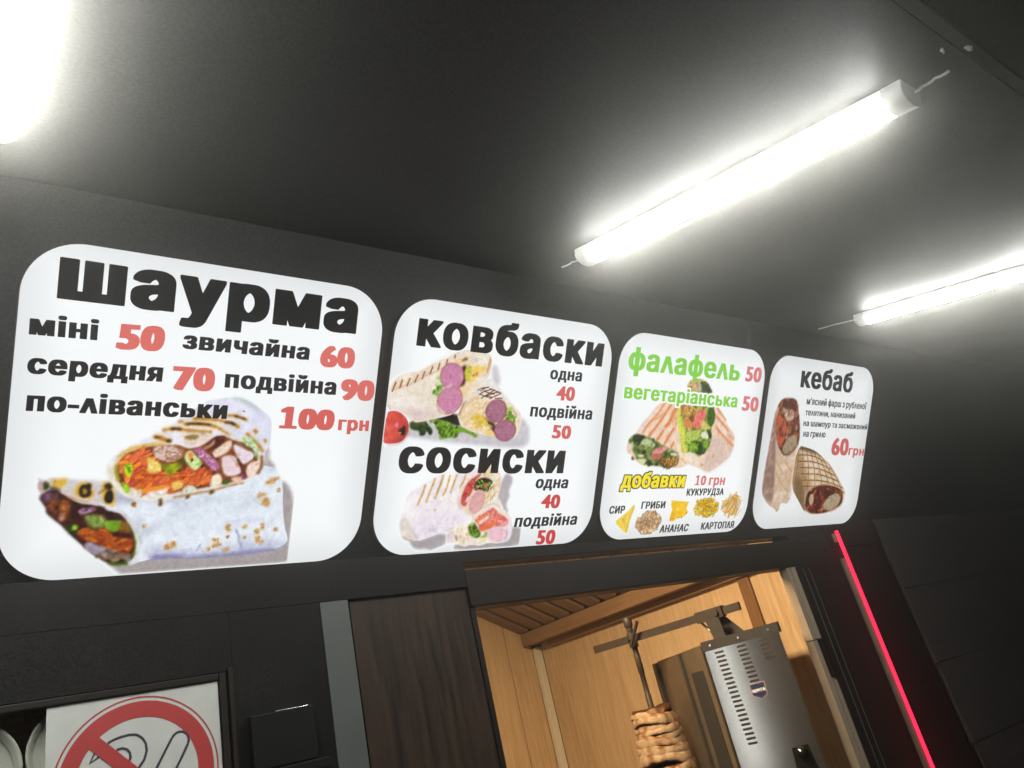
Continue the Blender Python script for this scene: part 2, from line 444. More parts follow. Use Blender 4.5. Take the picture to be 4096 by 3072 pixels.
# slatted lining of the pitched roof
SL = 0.51
b = MB(); c = MB()
y = YB - 0.004; pitch = 0.118
fn = lambda s, h: (XR - 0.105 - s, Z(0.432) + SL * s + h)
while y > YW + 0.08:
    y0 = max(y - pitch + 0.032, YW + 0.07)
    x_a, z_a = fn(0, 0); x_b, z_b = fn(1.35, 0)
    prof = [(y, 0.0), (y0 + 0.012, 0.0), (y0, 0.010), (y0, 0.016), (y, 0.016)]
    A = [(x_a, py, z_a + ph) for py, ph in prof]; B = [(x_b, py, z_b + ph) for py, ph in prof]
    n = len(prof)
    b.add(A + B, [tuple(range(n))[::-1], tuple(range(n, 2 * n))] + [(i, (i+1) % n, n + (i+1) % n, n + i) for i in range(n)])
    y -= pitch
b.build("slatted_lining", M['slat'], kiosk)
x_a, z_a = fn(-0.1, 0.018); x_b, z_b = fn(1.4, 0.018)
c.add([(x_a, YW + 0.07, z_a), (x_b, YW + 0.07, z_b), (x_b, YB, z_b), (x_a, YB, z_a), (x_a, YW + 0.07, z_a + .02), (x_b, YW + 0.07, z_b + .02), (x_b, YB, z_b + .02), (x_a, YB, z_a + .02)],
      [(0, 1, 2, 3), (7, 6, 5, 4), (0, 4, 5, 1), (1, 5, 6, 2), (2, 6, 7, 3), (3, 7, 4, 0)])
c.build("lining_back", M['gap'], kiosk)
# brown partition behind the left window
b = MB()
for i in range(9):
    z = -0.9 + 0.16 * i
    b.box(-1.2, 0.62, 1.72 + 0.004 * (i % 2), 1.74, Z(z), Z(z + 0.157), 0.002)
b.build("plank_partition", M['brownwall'], kiosk)
b = MB(); b.box(0.62, 0.66, YW + 0.07, 1.735, Z(-1.4), Z(0.9)); b.box(0.145, 0.19, 1.70, 1.7195, Z(0.205), Z(0.262), 0.003)
b.build("partition_post", M['gap'], kiosk)
b = MB(); b.box(2.405, 2.55, 1.52, 1.60, Z(-0.9), Z(-0.165), 0.003)
b.build("counter_board", M['oak'], kiosk)

# warm lamp inside, above the window head
lamp = empty("room_lamp", (1.38, 1.85, Z(0.80)), "warm panel lamp lighting the oak interior above the serving window", "lamp")
b = MB(); b.box(1.20, 1.56, 1.62, 2.12, Z(0.79), Z(0.80), 0.002)
b.build("housing", M['white'], lamp)
b = MB(); b.add([(1.22, 1.64, Z(0.788)), (1.54, 1.64, Z(0.788)), (1.54, 2.10, Z(0.788)), (1.22, 2.10, Z(0.788))], [(3, 2, 1, 0)])
rl = b.build("diffuser", glow("warm lamp light", (1.0, 0.72, 0.42), ROOM_E), lamp)

kl = empty("added_gleam_lamp", (-0.5, 2.02, Z(0.2)), "added upright white tube, out of view, that puts a gleam on the grill steel", "lamp")  # unseen tube added only for the gleam on the grill's steel side
b = MB(); b.box(-0.53, -0.50, 1.93, 2.11, Z(-0.62), Z(0.92), 0.002)
b.build("housing", M['white'], kl)
b = MB(); b.box(-0.4985, -0.48, 1.99, 2.07, Z(-0.6), Z(0.9), 0.004)
b.build("diffuser", glow("added gleam light", (1.0, 0.985, 0.95), 5.0), kl)
b = MB(); b.box(-0.9, -0.88, 1.75, YB, Z(-1.4), Z(1.4)); b.build("kitchen_wall", M['gap'], kiosk)

# door closer box beside the left window
dc = empty("door_closer", (0.49, YW, Z(0.07)), "flat black door closer box beside the no smoking sign", "door closer")
b = MB(); b.box(0.448, 0.560, YW - 0.022, YW + 0.0035, Z(0.030), Z(0.117), 0.002)
b.build("body", M['plastic'], dc)
b = MB(); b.tube([(0.490, YW - 0.0225, Z(0.1175)), (0.548, YW - 0.0225, Z(0.1175))], 0.0009, 8)
b.build("lip", M['chrome'], dc)
b = MB(); b.box(0.455, 0.575, YW - 0.035, YW - 0.024, Z(0.012), Z(0.028), 0.002)
b.build("arm", M['plastic'], dc)

# pale plates standing behind the left glass
for i, (x, z, r, lab) in enumerate(((0.049, 0.110, 0.0757, "pale round plate at the very edge of the left window"), (0.195, 0.126, 0.0676, "pale round plate half hidden behind the no smoking sign"))):
    b = MB()
    pr = [(0.0, 0.000), (0.86 * r, 0.0), (0.93 * r, -0.004), (r, -0.010), (r, -0.0125), (0.92 * r, -0.008), (0.85 * r, -0.003)]
    n = 56; rings = []
    for rad, dy in pr:
        rings.append([b.bm.verts.new((x + max(rad, 1e-4) * math.cos(2*math.pi*k/n), 1.475 + dy, Z(z) + max(rad, 1e-4) * math.sin(2*math.pi*k/n))) for k in range(n)])
    for a, c in zip(rings, rings[1:]):
        for k in range(n): b.bm.faces.new((a[k], a[(k+1) % n], c[(k+1) % n], c[k]))
    tag(b.build("plate", M['plate'], None, True), lab, "plate", "plates behind the left glass")
# ------------------------------------------------------------------ ceiling battens
def batten(x, c0, c1, label, e0, e1, power):
    """half round batten on the sloped ceiling from c0 to c1; e0/e1 = cable length past either end"""
    mid = (c0 + c1) / 2
    o = empty("ceiling_batten", on_ceil(x, mid), label, "ceiling lamp", "slim battens on the canopy ceiling", rot=(CSL, 0, 0))
    L = (c1 - c0) / 2
    cap = 0.030
    b = MB()
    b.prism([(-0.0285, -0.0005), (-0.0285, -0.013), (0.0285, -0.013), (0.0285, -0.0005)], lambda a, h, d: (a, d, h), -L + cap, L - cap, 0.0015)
    b.build("housing", M['bloomed'], o)
    arc = [(0.0282 * math.cos(t), -0.0135 - 0.0175 * math.sin(t)) for t in [math.pi * k / 16 for k in range(17)]]
    b = MB(); b.prism(arc, lambda a, h, d: (a, d, h), -L + cap + 0.001, L - cap - 0.001)
    b.build("diffuser", glow("cool white batten light", (0.97, 1.0, 0.96), LAMP_E * power), o)
    arc2 = [(-0.0298, -0.0005)] + [(-0.0298 * math.cos(t), -0.0135 - 0.0190 * math.sin(t)) for t in [math.pi * k / 14 for k in range(15)]] + [(0.0298, -0.0005)]
    for s in (-1, 1):
        b = MB(); b.prism(arc2, lambda a, h, d: (a, d, h), s * (L - cap), s * L, 0.0015)
        b.build("end_cap", M['white'], o)
    for s, e in ((-1, e0), (1, e1)):
        if e:
            b = MB(); b.tube([(0.012 + 0.0015 * math.sin(2.2 * k), s * (L - 0.002 + e * k / 8), -0.007 + 0.0045 * min(1.0, k / 5)) for k in range(9)], 0.0021, 8)
            b.build("cable", M['cable'], o, True)
    return o
batten(0.018, 0.42, 1.126, "bright batten lamp nearest the far left corner, only its end in view", 0, 0.0, 1.6)
batten(1.064, 0.414, 1.108, "long bright batten lamp slanting above the sausage sign", 0.05, 0.09, 1.0)
batten(2.168, 0.414, 1.110, "bright batten lamp at the right edge beyond the kebab sign", 0.05, 0.14, 0.8)

# crumpled tape ends on the ceiling seam
for x, c, s, lab in ((1.005, 0.345, 0.012, "smaller crumpled bit of clear tape on the dark ceiling"), (1.030, 0.323, 0.02, "larger crumpled bit of clear tape at the ceiling seam")):
    b = MB(); t = bmesh.new(); bmesh.ops.create_icosphere(t, subdivisions=2, radius=1.0)
    for v in t.verts:
        k = 0.55 + 0.6 * RNG.random()
        q = Vector((v.co.x * s * 0.42 * k, v.co.y * s * 0.22 * k, v.co.z * 0.004 * k))
        v.co = on_ceil(x, c, 0.010) + Vector((q.x, 0, 0)) + CD * q.y + CN * q.z
    b.merge(t)
    tag(b.build("tape_scrap", M['tape']), lab, "tape", "bits of tape on the ceiling")

# ------------------------------------------------------------------ neon line
n = empty("neon_strip", (2.465, YW, Z(-0.4)), "glowing pink red neon line running down the dark wall beside the window", "neon light")
b = MB(); b.box(2.4605, 2.4685, YW - 0.014, YW - 0.004, Z(-1.0), Z(0.356), 0.002)
b.build("tube", glow("pink red neon", (1.0, 0.016, 0.055), 3.0), n)
b = MB(); b.box(2.436, 2.4595, YW - 0.008, YW + 0.0025, Z(-0.60), Z(0.262), 0.0015); b.box(2.438, 2.4595, YW - 0.008, YW + 0.0025, Z(0.318), Z(0.347), 0.0015)
b.build("channel", M['alu'], n)

# ------------------------------------------------------------------ no smoking sheet behind the left glass edge
ns = empty("no_smoking_sign", (0.277, YW, Z(-0.07)), "square white no smoking sign with a red crossed ring on the left window", "sign")
yf = YW + 0.0015
b = MB(); b.box(0.150, 0.4035, yf, yf + 0.002, Z(-0.07), Z(0.1865))
b.build("sheet", M['paper'], ns)
def ring(cx, cz, r0, r1, y, n=96):
    b = MB()
    V = []
    for k in range(n):
        a = 2 * math.pi * k / n
        for r in (r0, r1):
            for yy in (y, y - 0.0004): V.append((cx + r * math.cos(a), yy, cz + r * math.sin(a)))
    F = []
    for k in range(n):
        i = 4 * k; j = 4 * ((k + 1) % n)
        F += [(i + 1, i + 3, j + 3, j + 1), (i, j, j + 2, i + 2), (i, i + 1, j + 1, j), (i + 2, j + 2, j + 3, i + 3)]
    b.add(V, F); return b
cx, cz = 0.277, Z(0.0602)
b = ring(cx, cz, 0.0886, 0.1132, yf - 0.0002)
w2 = 0.010; a = math.radians(-45)
dx, dz = math.cos(a), math.sin(a)
P = [(cx + s * 0.0888 * dx + q * w2 * dz, cz + s * 0.0888 * dz - q * w2 * dx) for s, q in ((-1, -1), (1, -1), (1, 1), (-1, 1))]
b.add([(p, yf - 0.0013, q) for p, q in P] + [(p, yf - 0.0009, q) for p, q in P], [(0, 1, 2, 3), (7, 6, 5, 4), (0, 4, 5, 1), (1, 5, 6, 2), (2, 6, 7, 3), (3, 7, 4, 0)])
b.build("red_ring", M['red'], ns)
ring(cx, cz, 0.1182, 0.1205, yf - 0.0002).build("thin_ring", M['red'], ns)
b = MB()
def ink(pts, wd=0.0036):
    pts = [Vector((x, 0, z)) for x, z in pts]
    L, R = [], []
    for i, p in enumerate(pts):
        d = (pts[min(i + 1, len(pts) - 1)] - pts[max(i - 1, 0)]).normalized()
        nn = Vector((-d.z, 0, d.x)) * wd / 2
        L.append(p + nn); R.append(p - nn)
    for i in range(len(pts) - 1):
        q = [L[i], L[i+1], R[i+1], R[i]]
        b.add([(v.x, yf - 0.0008, Z(v.z)) for v in q] + [(v.x, yf - 0.0004, Z(v.z)) for v in q], [(0, 1, 2, 3), (7, 6, 5, 4), (0, 4, 5, 1), (1, 5, 6, 2), (2, 6, 7, 3), (3, 7, 4, 0)])
def arcpts(cx, cz, r, a0, a1, n=20):
    return [(cx + r * math.cos(math.radians(a0 + (a1 - a0) * k / n)), cz + r * math.sin(math.radians(a0 + (a1 - a0) * k / n))) for k in range(n + 1)]
# cigarette with a rounded tip
ink([(0.262, 0.002), (0.3265, 0.1085)]); ink(arcpts(0.339, 0.1025, 0.0135, 152, -28)); ink([(0.351, 0.0955), (0.292, -0.006)])
# hook shaped smoke lines and the small arrow
ink([(0.2332, 0.1191), (0.2410, 0.1222), (0.2520, 0.1246), (0.2640, 0.1256), (0.2750, 0.1236), (0.2830, 0.1170), (0.2880, 0.1075), (0.2888, 0.0970), (0.2850, 0.0850), (0.2774, 0.0755), (0.268, 0.066)])
ink([(0.2455, 0.1068), (0.2535, 0.1078), (0.2600, 0.1052), (0.2645, 0.0990), (0.2655, 0.0920), (0.2640, 0.0880)])
ink([(0.2212, 0.1020), (0.2085, 0.0950), (0.2150, 0.1075)], 0.0030)
b.build("smoke_drawing", M['ink'], ns)

# ------------------------------------------------------------------ vertical doner grill
T = Vector((-0.2761, 0.9611, 0)).normalized()
W_ = Vector((T.y, -T.x, 0))              # to the right of T: into the machine
NR = Vector((2.05, 1.482, 0))
def st(s, z, d=0.0):                     # steel side plane: s along it, d out of it towards the street
    p = NR + T * s - W_ * d
    return Vector((p.x, p.y, Z(z)))
gr = empty("doner_grill", (2.2, 1.8, Z(-1.0)), "upright steel doner grill with slotted side and navy badge in the window", "grill")
SLN = 0.2535
C0 = NR + T * SLN
E0 = Vector((2.235, 2.19, 0))
E1 = Vector((2.45, 2.08, 0)); B1 = Vector((2.46, 1.79, 0))
b = MB()
poly = [(p.x, p.y) for p in (NR, C0, C0.lerp(E0, 0.42) + W_ * 0.004, E0, E1, B1)]
b.prism(poly, lambda x, y, d: (x, y, d), Z(-1.0), Z(0.104), 0.002)
body = b.build("burner_body", M['steel2'], gr)
b = MB()
P = [st(0.002, -1.0, 0.003), st(SLN - 0.002, -1.0, 0.003), st(SLN - 0.002, 0.082, 0.003), st(0.002, 0.082, 0.003)]
b.add(P + [p + W_ * 0.0025 for p in P], [(0, 1, 2, 3), (7, 6, 5, 4), (0, 4, 5, 1), (1, 5, 6, 2), (2, 6, 7, 3), (3, 7, 4, 0)])
side = b.build("side_panel", M['steel'], gr)
b = MB()
P = [st(-0.004, 0.080, 0.006), st(SLN + 0.003, 0.080, 0.006), st(SLN + 0.003, 0.110, 0.006), st(-0.004, 0.110, 0.006)]
b.add(P + [p + W_ * 0.02 for p in P], [(0, 1, 2, 3), (7, 6, 5, 4), (0, 4, 5, 1), (1, 5, 6, 2), (2, 6, 7, 3), (3, 7, 4, 0)])
fl = b.build("top_flange", M['dsteel'], gr)
for s in (0.028, 0.128, 0.226):
    b = MB(); b.tube([st(s, 0.095, 0.0065), st(s, 0.095, 0.0085)], 0.0035, 12)
    b.build("screw", M['chrome'], fl)
# burner face ledges and recess on the angled face towards the meat
D2 = (E0 - C0).normalized(); N2 = Vector((-D2.y, D2.x, 0))
def bf(s, z, d):
    p = C0 + D2 * s + N2 * d
    return Vector((p.x, p.y, Z(z)))
def bplate(s0, s1, za, zb, d0, d1):
    m_ = MB()
    P = [bf(s0, za, d1), bf(s1, za, d1), bf(s1, zb, d1), bf(s0, zb, d1), bf(s0, za, d0), bf(s1, za, d0), bf(s1, zb, d0), bf(s0, zb, d0)]
    m_.add(P, [(0, 1, 2, 3), (7, 6, 5, 4), (0, 4, 5, 1), (1, 5, 6, 2), (2, 6, 7, 3), (3, 7, 4, 0)])
    return m_
Ln = (E0 - C0).length
bplate(0.005, 0.21, -1.0, 0.098, 0.003, 0.008).build("burner_face", M['steel2'], body)
bplate(0.225, Ln - 0.03, -1.0, 0.097, 0.003, 0.008).build("burner_face", M['steel2'], body)
bplate(0.045, 0.160, -1.0, 0.030, 0.0085, 0.010).build("burner_mesh", M['dark'], body)
bplate(0.208, 0.227, -1.0, 0.100, 0.004, 0.016).build("burner_ridge", M['dsteel'], body)
bplate(Ln - 0.028, Ln + 0.012, -1.0, 0.099, 0.0, 0.020).build("burner_ridge", M['dsteel'], body)
# vent slots
def slot_col(p0, p1, n, wd, hh):
    m_ = MB()
    for i in range(n):
        k = i / (n - 1)
        s = p0[0] + (p1[0] - p0[0]) * k; z = p0[1] + (p1[1] - p0[1]) * k
        pts = [(s + wd / 2 * sx - hh / 2 * sx + hh / 2 * math.cos(a), z + hh / 2 * math.sin(a)) for sx, rng in ((1, range(-90, 91, 30)), (-1, range(90, 271, 30))) for a in [math.radians(q) for q in rng]]
        A = [st(a_, z_, 0.0036) for a_, z_ in pts]; B = [st(a_, z_, 0.0031) for a_, z_ in pts]
        nn = len(pts)
        m_.add(A + B, [tuple(range(nn)), tuple(range(2 * nn - 1, nn - 1, -1))] + [(i_, (i_ + 1) % nn, nn + (i_ + 1) % nn, nn + i_) for i_ in range(nn)])
    return m_
SC = 0.001
c1 = [(204.6,68.8),(191.0,-198.5)]; c2 = [(128.1,69.6),(122.9,-34.0)]; c3 = [(54.2,70.0),(51.5,19.4)]; c4 = [(116.4,-198.8),(114.3,-263.2)]
def mm(p): return (p[0] * SC, p[1] * SC)
slot_col(mm(c1[0]), mm(c1[1]), 21, 0.031, 0.0066).build("vent_slots", M['dark'], side)
slot_col(mm(c2[0]), mm(c2[1]), 9, 0.031, 0.0066).build("vent_slots", M['dark'], side)
slot_col(mm(c3[0]), mm(c3[1]), 5, 0.031, 0.0066).build("vent_slots", M['dark'], side)
# badge
bd = [mm(p) for p in [(143.0,-41.3),(94.0,-40.1),(95.9,-78.2),(117.1,-86.6),(144.1,-73.1)]]
def flat(pts, d0, d1):
    m_ = MB(); A = [st(a_, z_, d1) for a_, z_ in pts]; B = [st(a_, z_, d0) for a_, z_ in pts]; nn = len(pts)
    m_.add(A + B, [tuple(range(nn)), tuple(range(2 * nn - 1, nn - 1, -1))] + [(i_, (i_ + 1) % nn, nn + (i_ + 1) % nn, nn + i_) for i_ in range(nn)])
    return m_
bc = (sum(p[0] for p in bd) / 5, sum(p[1] for p in bd) / 5)
badge = flat(bd, 0.0031, 0.0045).build("badge", M['badgerim'], side)
flat([(bc[0] + (p[0] - bc[0]) * 0.90, bc[1] + (p[1] - bc[1]) * 0.90) for p in bd], 0.0046, 0.0050).build("badge_field", M['badge'], badge)
BT = [mm(p) for p in [(139.1,-66.8),(98.3,-66.0),(137.5,-57.1)]]
# knob
kp = [mm(p) for p in [(79.6,-230.3),(29.9,-226.7),(22.3,-291.9),(85.0,-291.6)]]
plate = flat(kp, 0.0031, 0.005).build("knob_plate", M['plastic'], gr)
kc = mm([(51.4,-243.8)][0])
b = MB(); b.tube([st(kc[0], kc[1], 0.005), st(kc[0], kc[1], 0.020), st(kc[0], kc[1], 0.023)], [0.016, 0.014, 0.012], 20)
b.build("control_knob", M['plastic'], plate, True)
b = MB(); b.tube([st(kc[0] - 0.003, kc[1] + 0.004, 0.0235), st(kc[0] + 0.003, kc[1] + 0.012, 0.0235)], 0.0018, 8)
b.build("knob_mark", M['chrome'], plate)
# bracket and arm above
ZB = 0.195
AL = Vector((2.03, 2.29, Z(ZB))); AR = Vector((2.15, 1.667, Z(ZB)))
AD = (AR - AL).normalized(); AN = Vector((AD.y, -AD.x, 0))
def bar(m_, p, q, w_, h_):
    d = (q - p).normalized(); a_ = Vector((d.y, -d.x, 0)).normalized() * w_ / 2; u_ = Vector((0, 0, h_ / 2))
    P = [p - a_ - u_, p + a_ - u_, p + a_ + u_, p - a_ + u_, q - a_ - u_, q + a_ - u_, q + a_ + u_, q - a_ + u_]
    m_.add(P, [(3, 2, 1, 0), (4, 5, 6, 7), (0, 1, 5, 4), (1, 2, 6, 5), (2, 3, 7, 6), (3, 0, 4, 7)])
b = MB(); bar(b, AL, AR, 0.012, 0.026)
arm = b.build("skewer_arm", M['iron'], gr)
b = MB(); bar(b, AL.lerp(AR, 0.735), AL.lerp(AR, 0.90), 0.026, 0.036)
b.tube([AL.lerp(AR, 0.86) - AN * 0.02, AL.lerp(AR, 0.86) + AN * 0.02], 0.012, 14)
b.build("arm_sleeve", M['iron'], arm)
b = MB()
for s0, s1, off in ((0.735, 0.86, 0.022), (0.735, 0.95, -0.022)):
    p0 = AL.lerp(AR, 0.80) + AN * off - Vector((0, 0, 0.015)); p1 = AL.lerp(AR, 0.88) + AN * off - Vector((0, 0, 0.015))
    q0 = AL.lerp(AR, 0.82) + AN * off; q0.z = Z(0.103); q1 = AL.lerp(AR, s1 + 0.03) + AN * off; q1.z = Z(0.103)
    P = [p0, p1, q1, q0]
    b.add(P + [p + AN * 0.004 for p in P], [(0, 1, 2, 3), (7, 6, 5, 4), (0, 4, 5, 1), (1, 5, 6, 2), (2, 6, 7, 3), (3, 7, 4, 0)])
b.build("arm_bracket", M['dsteel'], gr)
b = MB(); b.tube([AL.lerp(AR, 0.735) - AN * 0.018 + Vector((0, 0, -0.018)), AL.lerp(AR, 0.82) - AN * 0.018 + Vector((0, 0, -0.085))], 0.005, 10)
b.build("brace_rod", M['chrome'], gr)

# spit with the meat
SX = AL.lerp(AR, 0.282) - AN * 0.002
sp = empty("doner_skewer", (SX.x, SX.y, Z(-1.0)), "iron skewer with a stack of roasted doner meat beside the grill", "doner skewer")
def P3(z, dx=0.0): return Vector((SX.x, SX.y, Z(z)))
b = MB()
b.tube([P3(0.272), P3(0.270), P3(0.240), P3(0.236), P3(0.232), P3(0.228), P3(0.222), P3(0.205), P3(0.14), P3(0.138), P3(0.075), P3(0.073), P3(0.0), P3(-0.002), P3(-1.0)],
       [0.014, 0.0165, 0.0165, 0.0145, 0.010, 0.0135, 0.0105, 0.0105, 0.0105, 0.0115, 0.0115, 0.0095, 0.0095, 0.011, 0.011], 14)
b.build("rod", M['iron'], sp, True)
b = MB(); b.tube([P3(0.217), P3(0.163)], 0.0165, 12)
tp = P3(0.19)
b.tube([tp - AD * 0.0 + AN * 0.004, tp + AN * 0.035], 0.005, 10)
b.build("clamp", M['dsteel'], sp)
b = MB(); b.tube([tp + AN * 0.03 + Vector((0, 0, -0.022)) + AD * 0.006, tp + AN * 0.03 + Vector((0, 0, 0.055)) + AD * 0.062], 0.0065, 10)
b.build("clamp_handle", M['iron'], sp)
# meat: a stack of uneven slices, each a thick wavy disc
b = MB(); nA = 120
rr_ = random.Random(21)
zt = -0.048; z = zt; li = 0
roast = []; verts = []; faces = []
prof = [(0.55, 0.50), (0.93, 0.52), (0.972, 0.46), (0.99, 0.30), (1.0, 0.0), (1.004, -0.28), (0.985, -0.46), (0.945, -0.54), (0.55, -0.52)]
rst = [0.6, 0.50, 0.26, 0.04, -0.04, 0.02, 0.30, 0.75, 0.8]
while z > -0.72:
    th = rr_.uniform(0.017, 0.031)
    R0 = (0.076 + 0.020 * min(1.0, (zt - z) / 0.20)) * rr_.uniform(0.975, 1.02) * (0.93 if li == 0 else 1.0)
    tx, ty = rr_.uniform(-0.16, 0.16), rr_.uniform(-0.16, 0.16)
    ox, oy = rr_.uniform(-0.003, 0.003), rr_.uniform(-0.003, 0.003)
    hs = [(k, rr_.uniform(0, 6.28), rr_.uniform(0.3, 1.0) / k ** 0.8) for k in (2, 3, 4, 5, 7, 9, 12, 17, 23)]
    vz = [(k, rr_.uniform(0, 6.28), rr_.uniform(0.4, 1.0) / k) for k in (2, 3, 5, 8, 13)]
    pt_ = [(k, rr_.uniform(0, 6.28)) for k in (3, 5, 8)]
    zc = z - th / 2; base = len(verts)
    for p_i, (pr, pz) in enumerate(prof):
        for i in range(nA):
            a_ = 2 * math.pi * i / nA
            wv = sum(c_ * math.sin(k * a_ + f_) for k, f_, c_ in hs)
            r = R0 * (1 + 0.026 * wv) * pr
            dz = 0.0100 * sum(c_ * math.sin(k * a_ + f_) for k, f_, c_ in vz) * pr
            x, y = r * math.cos(a_), r * math.sin(a_)
            thl = th * (1.25 + 0.30 * math.sin(3 * a_ + pt_[0][1]))
            verts.append((SX.x + x + ox, SX.y + y + oy, Z(zc) + pz * thl + dz + tx * x + ty * y))
            e = rst[p_i] + 0.26 * math.sin(pt_[1][0] * a_ + pt_[1][1]) * math.sin(pt_[2][0] * a_ + pt_[2][1])
            if li == 0: e += 0.30
            roast.append(e)
    for p_i in range(len(prof) - 1):
        for i in range(nA):
            i2 = (i + 1) % nA
            faces.append((base + p_i * nA + i, base + p_i * nA + i2, base + (p_i + 1) * nA + i2, base + (p_i + 1) * nA + i))
    if li == 0: faces.append(tuple(base + i for i in range(nA)))
    z -= th * 0.74; li += 1
b.add(verts, faces)
me_o = b.build("meat", M['meat'], sp, True)
at = me_o.data.attributes.new("roast", 'FLOAT', 'POINT')
at.data.foreach_set("value", np.array(roast, dtype=np.float32))
# ------------------------------------------------------------------ heavy lettering, grown from the built-in outline font
XH, CAP = 0.546, 0.727
def outline(txt):
    c = bpy.data.curves.new("glyph", 'FONT'); c.body = txt; c.size = 1.0
    o = bpy.data.objects.new("glyph", c); COL.objects.link(o)
    dg = bpy.context.evaluated_depsgraph_get()
    cu = o.to_curve(dg)
    out = []
    for sp_ in cu.splines:
        pts = []
        if sp_.type == 'BEZIER':
            bp = sp_.bezier_points; n = len(bp)
            for i in range(n):
                p0, p1, p2, p3 = bp[i].co, bp[i].handle_right, bp[(i+1) % n].handle_left, bp[(i+1) % n].co
                straight = (p1 - p0).cross(p3 - p0).length < 1e-5 and (p2 - p0).cross(p3 - p0).length < 1e-5
                for k in range(1 if straight else 4):
                    t = k / 4
                    q = p0 * (1-t)**3 + p1 * 3*t*(1-t)**2 + p2 * 3*t*t*(1-t) + p3 * t**3
                    pts.append((q.x, q.y))
        else:
            pts = [(p.co.x, p.co.y) for p in sp_.points]
        cl = []
        for p in pts:
            if not cl or abs(p[0]-cl[-1][0]) + abs(p[1]-cl[-1][1]) > 1e-4: cl.append(p)
        if len(cl) > 2 and abs(cl[0][0]-cl[-1][0]) + abs(cl[0][1]-cl[-1][1]) < 1e-4: cl.pop()
        if len(cl) > 2: out.append(cl)
    o.to_curve_clear()
    bpy.data.objects.remove(o); bpy.data.curves.remove(c)
    return out
OWN = {
 'л': ([[(0.03,0),(0.10,0),(0.265,0.47),(0.43,0),(0.50,0),(0.315,0.546),(0.215,0.546)]], 0.53),
 'Л': ([[(0.03,0),(0.11,0),(0.30,0.64),(0.49,0),(0.57,0),(0.355,0.727),(0.245,0.727)]], 0.60),
 '1': ([[(0.08,0),(0.46,0),(0.46,0.05),(0.31,0.05),(0.31,0.727),(0.26,0.727),(0.08,0.62),(0.08,0.565),(0.235,0.62),(0.235,0.05),(0.08,0.05)]], 0.54),
 "'": ([[(0.10,0.50),(0.13,0.50),(0.16,0.727),(0.07,0.727)]], 0.23),
}
ADV = {' ': 0.26}
OUT = {}
def glyph(ch):
    if ch in OUT: return OUT[ch]
    if ch in OWN: OUT[ch], ADV[ch] = OWN[ch]
    else:
        OUT[ch] = outline(ch)
        two = outline(ch + ch)
        ADV[ch] = max(p[0] for c in two for p in c) - max(p[0] for c in OUT[ch] for p in c)
    return OUT[ch]
def hull(P):
    P = sorted(set(P)); 
    def half(P):
        h = []
        for p in P:
            while len(h) > 1 and (h[-1][0]-h[-2][0])*(p[1]-h[-2][1]) - (h[-1][1]-h[-2][1])*(p[0]-h[-2][0]) <= 0: h.pop()
            h.append(p)
        return h
    a = half(P); b_ = half(P[::-1])
    return a[:-1] + b_[:-1]
BOLD = {}
def bold(ch, bx, by):
    key = (ch, round(bx, 4), round(by, 4))
    if key in BOLD: return BOLD[key]
    cs = glyph(ch)
    s8 = [(bx, by*.75), (bx*.75, by), (-bx*.75, by), (-bx, by*.75), (-bx, -by*.75), (-bx*.75, -by), (bx*.75, -by), (bx, -by*.75)]
    V, F = [], []
    for c in cs:
        i0 = len(V); V += c; F.append(list(range(i0, i0 + len(c))))
    nO = len(F)
    for c in cs:
        for i in range(len(c)):
            a, b_ = c[i], c[(i+1) % len(c)]
            h = hull([(round(a[0]+x, 6), round(a[1]+y, 6)) for x, y in s8] + [(round(b_[0]+x, 6), round(b_[1]+y, 6)) for x, y in s8])
            i0 = len(V); V += h; F.append(list(range(i0, i0 + len(h))))
    r = delaunay_2d_cdt([Vector(v) for v in V], [], F, 1, 1e-6)
    vo, fo, ido = r[0], r[2], r[5]
    keep = []
    for f, ids in zip(fo, ido):
        if any(k >= nO for k in ids): keep.append(f); continue
        x = sum(vo[i][0] for i in f) / len(f); y = sum(vo[i][1] for i in f) / len(f)
        wn = 0
        for c in cs:
            for i in range(len(c)):
                (x0, y0), (x1, y1) = c[i], c[(i+1) % len(c)]
                if (y0 <= y) != (y1 <= y):
                    if x < x0 + (y - y0) * (x1 - x0) / (y1 - y0): wn += 1
        if wn % 2: keep.append(f)
    used = sorted({i for f in keep for i in f}); mp = {u: k for k, u in enumerate(used)}
    BOLD[key] = ([(vo[i][0], vo[i][1]) for i in used], [[mp[i] for i in f] for f in keep])
    return BOLD[key]

def lettering(txt, pts, bx, by, ref, z, track=0.0, grow=0.0, to3=None):
    """pts = baseline left, baseline right, top left (millimetres on the sheet)"""
    (x0, y0), (x1, y1), (xt, yt) = pts
    hgt = XH if ref == 'x' else CAP
    pen = 0.0; lay = []
    lo, hi = 1e9, -1e9
    for ch in txt:
        if ch == ' ': pen += ADV[' '] + track; continue
        c = glyph(ch)
        xs = [p[0] for q in c for p in q]
        lo = min(lo, pen + min(xs)); hi = max(hi, pen + max(xs))
        lay.append((ch, pen)); pen += ADV[ch] + 2 * bx * 0.62 + track
    lo -= bx; hi += bx
    V, F = [], []
    ex = ((x1 - x0) / (hi - lo), (y1 - y0) / (hi - lo))
    ey = ((xt - x0) / (hgt + 2 * by), (yt - y0) / (hgt + 2 * by))
    gx = grow / math.hypot(*ex); gy = grow / math.hypot(*ey)
    for ch, px in lay:
        vs, fs = bold(ch, bx + gx, by + gy)
        i0 = len(V)
        for x, y in vs:
            a = x + px - lo; c = y + by
            V.append((x0 + ex[0] * a + ey[0] * c, y0 + ex[1] * a + ey[1] * c))
        F += [[i + i0 for i in f] for f in fs]
    return V, F

